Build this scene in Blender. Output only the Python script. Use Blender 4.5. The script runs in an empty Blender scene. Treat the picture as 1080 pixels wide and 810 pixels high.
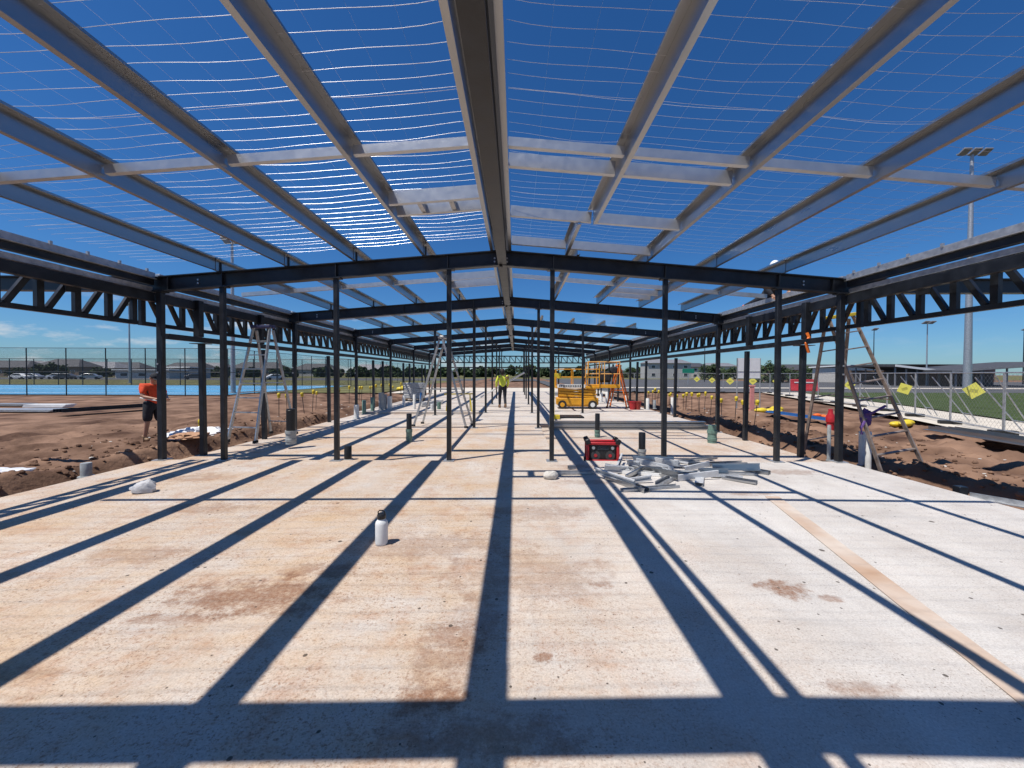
import bpy, math, random
from mathutils import Vector, Matrix, Euler, noise
R = math.radians
random.seed(7)
S = bpy.context.scene
COL = S.collection

# ------------------------------------------------------------------ camera
F = 400.0 / 1080.0
CAM = Vector((0.27, 0.0, 1.55))
cd = bpy.data.cameras.new("camera"); cam = bpy.data.objects.new("camera", cd); COL.objects.link(cam)
cd.sensor_width = 36.0; cd.sensor_fit = 'HORIZONTAL'; cd.lens = 36.0 * F
cd.clip_start = 0.05; cd.clip_end = 6000
PITCH, YAW, ROLL = R(0.86), R(0.0), R(-0.17)
CM = Matrix.Rotation(YAW, 4, 'Z') @ Matrix.Rotation(R(90) - PITCH, 4, 'X') @ Matrix.Rotation(-ROLL, 4, 'Z')
cam.matrix_world = Matrix.Translation(CAM) @ CM
SHX, SHY = -4.0 / 1080, -5.0 / 1080
cd.shift_x, cd.shift_y = SHX, SHY
S.camera = cam

# ------------------------------------------------------------------ world and sun
SUN = Vector((-0.39, -0.25, 1.0)).normalized()
w = bpy.data.worlds.new("World"); S.world = w; w.use_nodes = True
nt = w.node_tree; nt.nodes.clear()
N = nt.nodes.new; LK = nt.links.new
sky = N('ShaderNodeTexSky'); sky.sky_type = 'NISHITA'; sky.sun_disc = False
sky.sun_elevation = math.asin(SUN.z); sky.sun_rotation = math.atan2(SUN.x, SUN.y)
sky.air_density = 1.0; sky.dust_density = 0.25; sky.ozone_density = 1.6; sky.altitude = 0
hsv = N('ShaderNodeHueSaturation'); hsv.inputs['Saturation'].default_value = 1.08; hsv.inputs['Value'].default_value = 1.0
tint = N('ShaderNodeMix'); tint.data_type = 'RGBA'; tint.blend_type = 'MULTIPLY'; tint.inputs['Factor'].default_value = 1.0
tint.inputs['B'].default_value = (0.80, 1.26, 1.86, 1)       # clear dry air: a deeper blue than the sky model gives
LK(sky.outputs[0], tint.inputs['A']); LK(tint.outputs['Result'], hsv.inputs['Color'])
tc = N('ShaderNodeTexCoord'); sep = N('ShaderNodeSeparateXYZ'); LK(tc.outputs['Generated'], sep.inputs[0])
mp = N('ShaderNodeMapping'); mp.inputs['Scale'].default_value = (7.0, 7.0, 24.0); LK(tc.outputs['Generated'], mp.inputs[0])
cn = N('ShaderNodeTexNoise'); cn.inputs['Scale'].default_value = 1.0; cn.inputs['Detail'].default_value = 7; cn.inputs['Roughness'].default_value = 0.6
LK(mp.outputs[0], cn.inputs['Vector'])
cr = N('ShaderNodeValToRGB'); cr.color_ramp.elements[0].position = 0.53; cr.color_ramp.elements[1].position = 0.68
LK(cn.outputs['Fac'], cr.inputs[0])
er = N('ShaderNodeValToRGB'); e = er.color_ramp.elements
e[0].position = 0.0; e[0].color = (.85, .85, .85, 1); e[1].position = 0.17; e[1].color = (0, 0, 0, 1)
m1 = er.color_ramp.elements.new(0.10); m1.color = (.8, .8, .8, 1)
LK(sep.outputs['Z'], er.inputs[0])
xr = N('ShaderNodeMapRange'); xr.inputs['From Min'].default_value = 0.5; xr.inputs['From Max'].default_value = -0.35
xr.inputs['To Min'].default_value = 0.12; xr.inputs['To Max'].default_value = 1.0; LK(sep.outputs['X'], xr.inputs['Value'])
mu = N('ShaderNodeMath'); mu.operation = 'MULTIPLY'; LK(cr.outputs[0], mu.inputs[0]); LK(er.outputs[0], mu.inputs[1])
mu2 = N('ShaderNodeMath'); mu2.operation = 'MULTIPLY'; LK(mu.outputs[0], mu2.inputs[0]); LK(xr.outputs[0], mu2.inputs[1])
mx = N('ShaderNodeMix'); mx.data_type = 'RGBA'; LK(mu2.outputs[0], mx.inputs['Factor']); LK(hsv.outputs[0], mx.inputs['A'])
mx.inputs['B'].default_value = (13.0, 13.4, 13.8, 1)
bg = N('ShaderNodeBackground'); bg.inputs['Strength'].default_value = 0.05; LK(mx.outputs['Result'], bg.inputs['Color'])
wo = N('ShaderNodeOutputWorld'); LK(bg.outputs[0], wo.inputs['Surface'])

sl = bpy.data.lights.new("sun", 'SUN'); sl.energy = 5.0; sl.angle = R(0.5); sl.color = (1.0, 0.95, 0.88)
so = bpy.data.objects.new("sun", sl); COL.objects.link(so)
so.rotation_euler = (-SUN).to_track_quat('-Z', 'Y').to_euler(); so.location = SUN * 60
vs = S.view_settings; vs.view_transform = 'Standard'; vs.look = 'None'; vs.exposure = 0.1; vs.gamma = 1.0
vs.use_curve_mapping = False
S.render.film_transparent = False
try:
    S.cycles.max_bounces = 6; S.cycles.diffuse_bounces = 2; S.cycles.transparent_max_bounces = 24
except Exception: pass

# ------------------------------------------------------------------ pixel -> place helpers (distance always given)
def ray(px, py):
    return CM.to_3x3() @ Vector(((px - 544) / 400.0, (400 - py) / 400.0, -1.0))
def P(px, py, d):            # a point d metres in front (along Y)
    r = ray(px, py); return CAM + r * (d / r.y)
def G(px, py, z=0.0):        # the point of the level z seen there
    r = ray(px, py); return CAM + r * ((z - CAM.z) / r.z)

# ------------------------------------------------------------------ materials
MATS = {}
def mat(name, col, rough=0.6, metal=0.0, var=0.15, scale=8.0, bump=0.0, bscale=40.0, spec=0.5, stretch=(1, 1, 1), col2=None, detail=4):
    if name in MATS: return MATS[name]
    m = bpy.data.materials.new(name); m.use_nodes = True; MATS[name] = m
    t = m.node_tree; b = t.nodes['Principled BSDF']; n = t.nodes.new; l = t.links.new
    b.inputs['Roughness'].default_value = rough; b.inputs['Metallic'].default_value = metal
    b.inputs['Specular IOR Level'].default_value = spec
    co = n('ShaderNodeTexCoord'); mp = n('ShaderNodeMapping'); mp.inputs['Scale'].default_value = stretch; l(co.outputs['Object'], mp.inputs[0])
    nz = n('ShaderNodeTexNoise'); nz.inputs['Scale'].default_value = scale; nz.inputs['Detail'].default_value = detail; l(mp.outputs[0], nz.inputs['Vector'])
    rp = n('ShaderNodeValToRGB'); c = Vector(col[:3])
    a = c * (1 - var); z = Vector(col2) if col2 else c * (1 + var)
    rp.color_ramp.elements[0].position = .3; rp.color_ramp.elements[1].position = .7
    rp.color_ramp.elements[0].color = (*a, 1); rp.color_ramp.elements[1].color = (*[min(1, v) for v in z], 1)
    l(nz.outputs['Fac'], rp.inputs[0]); l(rp.outputs[0], b.inputs['Base Color'])
    if metal > .3 or rough < .5:
        mr = n('ShaderNodeMapRange'); mr.inputs['To Min'].default_value = rough * .75; mr.inputs['To Max'].default_value = min(1, rough * 1.35)
        l(nz.outputs['Fac'], mr.inputs['Value']); l(mr.outputs[0], b.inputs['Roughness'])
    if bump:
        n2 = n('ShaderNodeTexNoise'); n2.inputs['Scale'].default_value = bscale; n2.inputs['Detail'].default_value = 5; l(mp.outputs[0], n2.inputs['Vector'])
        bp = n('ShaderNodeBump'); bp.inputs['Strength'].default_value = bump; bp.inputs['Distance'].default_value = .03
        l(n2.outputs['Fac'], bp.inputs['Height']); l(bp.outputs[0], b.inputs['Normal'])
    return m
STEEL = mat('charcoal_paint', (.010, .0125, .017), .38, 0, .5, 7, .05, 60)
GALV = mat('galvanised_steel', (.40, .41, .42), .29, .92, .05, 10, stretch=(1, .12, 1))
GALV3 = mat('galvanised_bridging', (.52, .53, .54), .40, .76, .05, 12)
GALV2 = mat('galvanised_dull', (.46, .47, .48), .45, .7, .2, 14)
WIRE = mat('galvanised_wire', (.72, .73, .75), .36, 1.0, .05, 4)
ALU = mat('aluminium', (.50, .50, .49), .4, .85, .12, 20)
WHITE = mat('white_paint', (.78, .78, .76), .5, 0, .05, 5)
WPVC = mat('white_pvc', (.72, .71, .67), .4, 0, .08, 8)
GPVC = mat('grey_pvc', (.33, .35, .35), .5, 0, .2, 12)
GRN = mat('green_pvc', (.13, .22, .18), .5, 0, .25, 12)
BLKP = mat('black_plastic', (.012, .012, .013), .4, 0, .2, 20)
RED = mat('red_plastic', (.45, .02, .025), .4, 0, .15, 12)
ORANGE = mat('orange_fabric', (.72, .075, .02), .8, 0, .15, 14, .2, 30)
YEL = mat('yellow_plastic', (.66, .50, .03), .45, 0, .1, 12)
LIFT = mat('amber_paint', (.72, .33, .015), .45, 0, .14, 6)
HIVIS = mat('hivis_yellow', (.72, .78, .08), .8, 0, .12, 14, .2, 30)
DKCL = mat('dark_cloth', (.018, .02, .026), .9, 0, .3, 14, .2, 30)
SKIN = mat('skin', (.42, .23, .15), .55, 0, .08, 20)
HAIR = mat('dark_hair', (.02, .015, .012), .7, 0, .3, 60)
BOOT = mat('tan_leather', (.28, .18, .10), .7, 0, .2, 20)
TIMBER = mat('timber', (.34, .22, .12), .75, 0, .2, 6, .1, 40, stretch=(8, 8, 1))
RUBBER = mat('rubber', (.02, .02, .02), .8, 0, .2, 20)
BLUEPL = mat('blue_plastic', (.03, .13, .35), .5, 0, .1, 12)
PURPLE = mat('purple_cloth', (.12, .06, .22), .85, 0, .25, 14)
SIGNY = mat('sign_yellow', (.72, .68, .12), .5, 0, .06, 6)
CLEARPL = mat('plastic_sheet', (.72, .72, .73), .35, 0, .1, 8)
LADO = mat('orange_paint', (.75, .17, .02), .45)
PINK = mat('pink_plastic', (.7, .28, .25), .6, 0, .1, 8)
ROCK = mat('pale_stone', (.55, .52, .47), .85, 0, .15, 20, .4, 40)

def concrete():
    m = bpy.data.materials.new('concrete'); m.use_nodes = True; t = m.node_tree; n = t.nodes.new; l = t.links.new
    b = t.nodes['Principled BSDF']; b.inputs['Specular IOR Level'].default_value = .3
    g = n('ShaderNodeNewGeometry'); sp = n('ShaderNodeSeparateXYZ'); l(g.outputs['Position'], sp.inputs[0])
    def noisy(sc, det=5, rough=.6, st=(1, 1, 1), off=(0, 0, 0)):
        mp = n('ShaderNodeMapping'); mp.inputs['Scale'].default_value = st; mp.inputs['Location'].default_value = off; l(g.outputs['Position'], mp.inputs[0])
        q = n('ShaderNodeTexNoise'); q.inputs['Scale'].default_value = sc; q.inputs['Detail'].default_value = det; q.inputs['Roughness'].default_value = rough
        l(mp.outputs[0], q.inputs['Vector']); return q.outputs['Fac']
    def ramp(v, p0, p1, c0=(0, 0, 0), c1=(1, 1, 1)):
        r = n('ShaderNodeValToRGB'); r.color_ramp.elements[0].position = p0; r.color_ramp.elements[1].position = p1
        r.color_ramp.elements[0].color = (*c0, 1); r.color_ramp.elements[1].color = (*c1, 1); l(v, r.inputs[0]); return r.outputs[0]
    def math_(op, a, b_):
        q = n('ShaderNodeMath'); q.operation = op
        for i, v in enumerate((a, b_)):
            if isinstance(v, (int, float)): q.inputs[i].default_value = v
            else: l(v, q.inputs[i])
        return q.outputs[0]
    def mix(f, a, b_, mode='MIX'):
        q = n('ShaderNodeMix'); q.data_type = 'RGBA'; q.blend_type = mode
        for k, v in (('Factor', f), ('A', a), ('B', b_)):
            if isinstance(v, (int, float)): q.inputs[k].default_value = v
            elif isinstance(v, tuple): q.inputs[k].default_value = (*v, 1)
            else: l(v, q.inputs[k])
        return q.outputs['Result']
    base = ramp(noisy(1.1, 10, .65), .35, .66, (.50, .475, .45), (.66, .64, .61))
    # clay dust tracked over the left and middle of the slab
    side = n('ShaderNodeMapRange'); side.inputs['From Min'].default_value = 2.3; side.inputs['From Max'].default_value = -0.3
    l(math_('ADD', sp.outputs['X'], math_('MULTIPLY', math_('SUBTRACT', noisy(.8, 6), .5), 2.4)), side.inputs['Value'])
    far = n('ShaderNodeMapRange'); far.inputs['From Min'].default_value = 11.0; far.inputs['From Max'].default_value = 13.0
    far.inputs['To Min'].default_value = 1.0; far.inputs['To Max'].default_value = .35; l(sp.outputs['Y'], far.inputs['Value'])
    near = n('ShaderNodeMapRange'); near.inputs['From Min'].default_value = 6.6; near.inputs['From Max'].default_value = 6.8
    near.inputs['To Min'].default_value = 0.0; near.inputs['To Max'].default_value = .75; l(sp.outputs['Y'], near.inputs['Value'])
    sidem = math_('MULTIPLY', math_('MAXIMUM', side.outputs[0], near.outputs[0]), far.outputs[0])
    dust = math_('MULTIPLY', ramp(noisy(.9, 10, .72), .28, .66), math_('ADD', math_('MULTIPLY', sidem, .92), .10))
    c = mix(dust, base, (.56, .40, .255))
    patch = math_('MULTIPLY', ramp(noisy(2.3, 10, .78, off=(3.3, 1.2, 0)), .50, .68), math_('ADD', math_('MULTIPLY', sidem, .62), .08))
    c = mix(patch, c, (.42, .22, .12))
    wob = noisy(6.0, 10, .8); brk = ramp(noisy(34, 5, .75, off=(5, 5, 0)), .38, .58, (.62,) * 3)
    for (cx, cy, rx, ry, k) in ((-1.55, 2.62, .60, .26, .8), (-1.25, 2.95, .35, .12, .6), (-1.9, 2.35, .35, .06, .6), (2.2, 2.72, .18, .14, .8), (2.45, 2.6, .08, .06, .6), (-.15, 1.78, .22, .10, .75), (.35, 2.9, .8, .4, .35),
                                (-3.3, 4.3, .7, .22, .4), (.02, 2.35, .2, .30, .4), (1.3, 6.3, .5, .2, .5), (2.0, 1.85, .22, .06, .5), (.2, 1.6, .5, .12, .5), (4.6, 6.0, .6, .2, .45), (.9, 2.75, .10, .07, .7), (.42, 2.05, .06, .04, .8), (-.5, 3.4, .9, .3, .4), (-2.6, 1.9, .5, .12, .45), (-2.9, 3.2, .5, .2, .4), (.5, 4.2, .7, .25, .4), (-4.4, 5.6, .6, .25, .45), (1.4, 5.4, .7, .12, .4), (3.3, 4.9, .3, .1, .5), (-.1, 2.05, .22, .35, .5)):
        dx = math_('DIVIDE', math_('SUBTRACT', sp.outputs['X'], cx), rx); dy = math_('DIVIDE', math_('SUBTRACT', sp.outputs['Y'], cy), ry)
        d2 = math_('ADD', math_('MULTIPLY', dx, dx), math_('MULTIPLY', dy, dy))
        f = ramp(math_('ADD', math_('MULTIPLY', math_('SUBTRACT', 1.0, d2), .40), math_('MULTIPLY', math_('SUBTRACT', wob, .5), 2.6)), .0, .34)
        c = mix(math_('MULTIPLY', math_('MINIMUM', math_('MULTIPLY', f, k * 1.15), .95), brk), c, (.25, .125, .07))
    # clay flecks, tiny pits, scuffs and lumps of grit
    clump = ramp(noisy(1.5, 9, .75, off=(7, 2, 0)), .36, .56, (.15,) * 3)
    clump2 = ramp(noisy(.8, 6, .7, off=(1, 9, 0)), .42, .58, (.05,) * 3)
    fl = ramp(noisy(42, 6, .8, st=(.9, 1.0, 1)), .53, .61)
    c = mix(math_('MULTIPLY', math_('MULTIPLY', fl, clump), math_('ADD', math_('MULTIPLY', sidem, .70), .13)), c, (.27, .14, .078))
    flb = ramp(noisy(19, 6, .8, st=(1, 1.2, 1), off=(4, 4, 0)), .57, .64)
    c = mix(math_('MULTIPLY', math_('MULTIPLY', flb, clump2), math_('ADD', math_('MULTIPLY', sidem, .62), .12)), c, (.34, .18, .10))
    fl2 = ramp(noisy(75, 4, .7), .58, .64)
    c = mix(math_('MULTIPLY', math_('MULTIPLY', fl2, clump), .75), c, (.15, .09, .06))
    wipe = ramp(noisy(5.0, 9, .75, st=(.35, 1.6, 1), off=(2, 6, 0)), .52, .72)
    c = mix(math_('MULTIPLY', wipe, .42), c, (.64, .59, .53))
    scuff = ramp(noisy(9.0, 8, .75, st=(.35, 2.2, 1)), .56, .70)
    c = mix(math_('MULTIPLY', math_('MULTIPLY', scuff, clump), math_('ADD', math_('MULTIPLY', sidem, .45), .10)), c, (.42, .23, .13))
    fine = ramp(noisy(90, 5, .75), .36, .62, (.80, .79, .78), (1.07, 1.07, 1.07))
    c = mix(1.0, c, fine, 'MULTIPLY')
    for sc_, off_, kk in ((6.0, (0, 0, 0), .075), (16.0, (3, 5, 0), .11)):
        mpv = n('ShaderNodeMapping'); mpv.inputs['Location'].default_value = off_; l(g.outputs['Position'], mpv.inputs[0])
        v = n('ShaderNodeTexVoronoi'); v.inputs['Scale'].default_value = sc_; v.inputs['Randomness'].default_value = 1.0; l(mpv.outputs[0], v.inputs['Vector'])
        sc2 = n('ShaderNodeSeparateColor'); l(v.outputs['Color'], sc2.inputs[0])
        rad = math_('MULTIPLY', math_('MULTIPLY', sc2.outputs[0], math_('MULTIPLY', sc2.outputs[1], sc2.outputs[2])), kk * 2.2)
        sp1 = math_('LESS_THAN', math_('ADD', v.outputs['Distance'], math_('MULTIPLY', math_('SUBTRACT', noisy(40, 2), .5), .08)), rad)
        c = mix(math_('MULTIPLY', sp1, .85), c, (.055, .04, .03))
    l(c, b.inputs['Base Color'])
    l(ramp(noisy(2.5, 4), .3, .7, (.62,) * 3, (.85,) * 3), b.inputs['Roughness'])
    bp = n('ShaderNodeBump'); bp.inputs['Strength'].default_value = .22; bp.inputs['Distance'].default_value = .012
    l(math_('ADD', math_('ADD', noisy(45, 6, .7), math_('MULTIPLY', scuff, .5)), math_('MULTIPLY', fl, -.6)), bp.inputs['Height']); l(bp.outputs[0], b.inputs['Normal'])
    return m
CONC = concrete()
PALECONC = mat('pale_path_concrete', (.58, .52, .43), .85, 0, .12, 1.5, .15, 30)
DIRT = mat('clay_dirt', (.150, .082, .056), .95, 0, .5, .9, 1.0, 9, spec=.1, detail=12, col2=(.30, .185, .125))
TURF = mat('turf', (.055, .078, .028), .95, 0, .25, 1.2, .5, 60, spec=.1, detail=9)
DRYG = mat('dry_grass', (.13, .125, .055), .95, 0, .4, .35, .5, 6, spec=.1, detail=9)
ASPH = mat('asphalt', (.075, .075, .078), .9, 0, .25, .4, .2, 60)
COURT = mat('court_acrylic', (.085, .30, .50), .6, 0, .22, .3, stretch=(.3, 1, 1), detail=8)
LINEW = mat('court_line', (.75, .78, .8), .6, 0, .05, 2)
LEAF = mat('leaf_dark', (.035, .055, .022), .8, 0, .5, .8, spec=.2)
LEAF2 = mat('leaf_mid', (.07, .10, .03), .8, 0, .5, 3, spec=.2)
BARK = mat('bark', (.10, .075, .055), .9, 0, .3, 4)
WALLA = mat('house_brick', (.22, .16, .13), .85, 0, .2, 2)
WALLB = mat('house_render', (.42, .41, .40), .85, 0, .1, 2)
WALLC = mat('house_cream', (.55, .52, .47), .85, 0, .1, 2)
ROOFA = mat('roof_dark', (.06, .06, .065), .7, 0, .2, 1.5)
ROOFB = mat('roof_grey', (.20, .20, .21), .6, 0, .15, 1.5)
GLASS = mat('dark_glass', (.03, .04, .05), .12, 0, .1, 1)
STRIPM = mat('clay_strip', (.47, .29, .18), .9, 0, .12, 1.6, .1, 30, col2=(.60, .53, .46), detail=10)
def netmat(name, col, cell, fac):
    m = bpy.data.materials.new(name); m.use_nodes = True; t = m.node_tree; n = t.nodes.new; l = t.links.new
    b = t.nodes['Principled BSDF']; b.inputs['Base Color'].default_value = (*col, 1); b.inputs['Metallic'].default_value = .3; b.inputs['Roughness'].default_value = .6
    co = n('ShaderNodeTexCoord'); acc = None
    mp = n('ShaderNodeMapping'); mp.inputs['Rotation'].default_value = (0, R(45), 0); l(co.outputs['Object'], mp.inputs[0])
    sp = n('ShaderNodeSeparateXYZ'); l(mp.outputs[0], sp.inputs[0])
    for ax in ('X', 'Z'):
        q = n('ShaderNodeMath'); q.operation = 'WRAP'; q.inputs[1].default_value = cell; q.inputs[2].default_value = 0; l(sp.outputs[ax], q.inputs[0])
        r = n('ShaderNodeMath'); r.operation = 'LESS_THAN'; r.inputs[1].default_value = cell * fac; l(q.outputs[0], r.inputs[0])
        if acc is None: acc = r.outputs[0]
        else:
            s = n('ShaderNodeMath'); s.operation = 'MAXIMUM'; l(acc, s.inputs[0]); l(r.outputs[0], s.inputs[1]); acc = s.outputs[0]
    l(acc, b.inputs['Alpha']); return m
CHAIN = netmat('chain_link', (.04, .042, .045), .06, .05)
TEMPNET = netmat('temporary_fence_mesh', (.3, .31, .32), .12, .028)

# ------------------------------------------------------------------ mesh builder
class MB:
    def __init__(s): s.v = []; s.f = []
    def add(s, vs, fs):
        o = len(s.v); s.v += [tuple(v) for v in vs]; s.f += [tuple(i + o for i in f) for f in fs]; return s
    def box(s, c, d, rz=0, M=None):
        x, y, z = [k / 2 for k in d]
        M = M or Matrix.Rotation(rz, 3, 'Z'); c = Vector(c)
        vs = [c + M @ Vector((a * x, b * y, e * z)) for a in (-1, 1) for b in (-1, 1) for e in (-1, 1)]
        return s.add(vs, [(0, 1, 3, 2), (4, 6, 7, 5), (0, 4, 5, 1), (2, 3, 7, 6), (0, 2, 6, 4), (1, 5, 7, 3)])
    def prism(s, prof, p0, p1, up=(0, 0, 1), cap=True):     # closed 2D profile (side, up) swept from p0 to p1
        p0 = Vector(p0); p1 = Vector(p1); d = (p1 - p0).normalized(); up = Vector(up)
        sx = d.cross(up)
        if sx.length < 1e-4: sx = Vector((1, 0, 0))
        sx.normalize(); uz = sx.cross(d); k = len(prof)
        vs = [p + sx * a + uz * b for p in (p0, p1) for a, b in prof]
        fs = [(i, (i + 1) % k, k + (i + 1) % k, k + i) for i in range(k)]
        if cap: fs += [tuple(range(k))[::-1], tuple(range(k, 2 * k))]
        return s.add(vs, fs)
    def bar(s, p0, p1, wd, h, up=(0, 0, 1)):
        a, b = wd / 2, h / 2
        return s.prism([(-a, -b), (a, -b), (a, b), (-a, b)], p0, p1, up)
    def tube(s, p0, p1, r0, r1=None, n=10):
        r1 = r0 if r1 is None else r1
        p0 = Vector(p0); p1 = Vector(p1); d = (p1 - p0).normalized(); a = d.orthogonal().normalized(); b = d.cross(a)
        vs = [p + (a * math.cos(2 * math.pi * i / n) + b * math.sin(2 * math.pi * i / n)) * r for p, r in ((p0, r0), (p1, r1)) for i in range(n)]
        return s.add(vs, [(i, (i + 1) % n, n + (i + 1) % n, n + i) for i in range(n)] + [tuple(range(n))[::-1], tuple(range(n, 2 * n))])
    def path(s, pts, r, n=6):
        pts = [Vector(p) for p in pts]; vs = []; fs = []
        for k, p in enumerate(pts):
            d = (pts[min(k + 1, len(pts) - 1)] - pts[max(k - 1, 0)]).normalized()
            up = Vector((0, 0, 1)) if abs(d.z) < .95 else Vector((0, 1, 0))
            a = d.cross(up).normalized(); b = a.cross(d)
            vs += [p + (a * math.cos(2 * math.pi * i / n) + b * math.sin(2 * math.pi * i / n)) * r for i in range(n)]
            if k: fs += [((k - 1) * n + i, (k - 1) * n + (i + 1) % n, k * n + (i + 1) % n, k * n + i) for i in range(n)]
        fs += [tuple(range(n))[::-1], tuple(range(len(vs) - n, len(vs)))]
        return s.add(vs, fs)
    def lathe(s, prof, c=(0, 0, 0), n=20):
        c = Vector(c); vs = []; fs = []; k = len(prof)
        for r, z in prof: vs += [c + Vector((r * math.cos(2 * math.pi * i / n), r * math.sin(2 * math.pi * i / n), z)) for i in range(n)]
        for j in range(k - 1): fs += [(j * n + i, j * n + (i + 1) % n, (j + 1) * n + (i + 1) % n, (j + 1) * n + i) for i in range(n)]
        fs += [tuple(range(n))[::-1], tuple(range((k - 1) * n, k * n))]
        return s.add(vs, fs)
    def ell(s, c, r, n=12, m=8, fn=None):
        c = Vector(c); vs = []; fs = []
        for j in range(m + 1):
            t = math.pi * j / m
            for i in range(n):
                p = 2 * math.pi * i / n
                q = Vector((math.sin(t) * math.cos(p), math.sin(t) * math.sin(p), math.cos(t)))
                if fn: q = fn(q)
                vs.append(c + Vector((q.x * r[0], q.y * r[1], q.z * r[2])))
        for j in range(m): fs += [(j * n + i, (j + 1) * n + i, (j + 1) * n + (i + 1) % n, j * n + (i + 1) % n) for i in range(n)]
        return s.add(vs, fs)
    def build(s, name, m, parent=None, smooth=False, bevel=0, seg=2):
        me = bpy.data.meshes.new(name); me.from_pydata(s.v, [], s.f); me.materials.append(m); me.update()
        me.polygons.foreach_set('use_smooth', [True] * len(me.polygons))
        if not smooth: me.set_sharp_from_angle(angle=R(38))
        o = bpy.data.objects.new(name, me); COL.objects.link(o)
        if parent: o.parent = parent
        if bevel:
            b = o.modifiers.new('bevel', 'BEVEL'); b.width = bevel; b.segments = seg; b.limit_method = 'ANGLE'; b.angle_limit = R(35)
        return o
def empty(name, loc=(0, 0, 0), rz=0):
    o = bpy.data.objects.new(name, None); COL.objects.link(o); o.location = loc; o.rotation_euler = (0, 0, rz); o.empty_display_size = .2; return o
def tag(o, label, cat, group=None, kind=None):
    if label: o['label'] = label
    if cat: o['category'] = cat
    if group: o['group'] = group
    if kind: o['kind'] = kind
    return o
def struct(o): o['kind'] = 'structure'; return o
def kids(o): return [c for c in bpy.data.objects if c.parent == o]
def dup(o, loc=None, rz=None, label=None, parent=None, scale=None):
    c = o.copy(); COL.objects.link(c)
    if parent: c.parent = parent
    for ch in kids(o): dup(ch, parent=c)
    if loc is not None: c.location = loc
    if rz is not None: c.rotation_euler = (0, 0, rz)
    if scale is not None: c.scale = (scale,) * 3
    if label: c['label'] = label
    return c
ORD = ['first', 'second', 'third', 'fourth', 'fifth', 'sixth', 'seventh', 'eighth', 'ninth', 'tenth', 'eleventh', 'twelfth', 'thirteenth', 'fourteenth',
       'fifteenth', 'sixteenth', 'seventeenth', 'eighteenth', 'nineteenth', 'twentieth', 'twenty-first', 'twenty-second', 'twenty-third', 'twenty-fourth',
       'twenty-fifth', 'twenty-sixth', 'twenty-seventh', 'twenty-eighth', 'twenty-ninth', 'thirtieth']
def nz(x, y, s, o=0.0): return noise.noise(Vector((x * s + o, y * s - o, o * .7)))

# ------------------------------------------------------------------ ground, slab, paths
ZG = -0.30
def ground_z(x, y):
    t = min(1, max(0, (abs(x) - 6.0) / .5)) if y < 34 else 1.0
    near = max(0.0, 1 - max(0, abs(x) - 12) / 8) * max(0.0, 1 - max(0, y - 30) / 15)
    z = -.42 + t * .0
    a = nz(x, y, 1.3) * .07 + nz(x, y, 3.1, 5) * .045 + nz(x, y, 7.5, 9) * .028 + nz(x, y, 15, 2) * .016
    if x > 6: a *= 1.7
    furrow = (1 - 2 * abs(math.sin((abs(x) - 6.2) * 2.3 + nz(x, y, .7, 3) * 1.3))) * .07
    base = ZG + .12 * math.exp(-((abs(x) - 8.0) / 1.3) ** 2) - .10 * math.exp(-((abs(x) - 6.35) / .22) ** 2)
    e_ = abs(x) - 7.25 - .25 * nz(y, 0, .6, 4)                      # bank and trench added beside the slab to cast a shadow band
    base += (.13 * math.exp(-((e_ - .16) / .16) ** 2) - .13 * math.exp(-((e_ + .22) / .2) ** 2)) * (1 if y < 26 else 0)
    if abs(x) < 6.05: return -.55
    return base + (a + furrow) * near
def axis(dense, step, lo, hi):
    pts = set(); 
    for a, b in dense:
        k = int(round((b - a) / step))
        for i in range(k + 1): pts.add(round(a + (b - a) * i / k, 4))
    a = min(pts); s = step
    while a > lo: s *= 1.35; a -= s; pts.add(max(a, lo))
    b = max(pts); s = step
    while b < hi: s *= 1.35; b += s; pts.add(min(b, hi))
    return sorted(pts)
xs = axis([(-16, -6.1), (6.1, 16)], .085, -2500, 2500); xs += [0.0]; xs = sorted(set(xs))
ys = axis([(3.0, 13.0)], .085, -300, 4500)
yy = sorted(set(ys))
vv = [(x, y, ground_z(x, y)) for y in yy for x in xs]; nx = len(xs)
ff = [(j * nx + i, j * nx + i + 1, (j + 1) * nx + i + 1, (j + 1) * nx + i) for j in range(len(yy) - 1) for i in range(nx - 1)]
gm = MB(); gm.v = vv; gm.f = ff; struct(gm.build('ground', DIRT, smooth=True))

Y0 = 6.74
slab = MB()
slab.box((0, .87, -.2), (12.2, 11.74, .4))                    # front bay, y -5 .. 6.74
slab.box((0, Y0 + 13, -.2), (2.0, 26, .4))                    # corridor
slab.box((-3.55, Y0 + 4.25, -.26), (5.1, 8.5, .32))           # set-down left
slab.box((3.55, Y0 + 2.43, -.26), (5.1, 4.86, .32))           # set-down right
slab.box((-3.55, Y0 + 17.25, -.2), (5.1, 17.5, .4))
slab.box((3.55, Y0 + 15.43, -.2), (5.1, 21.14, .4))
struct(slab.build('slab', CONC, bevel=.008))

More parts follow.
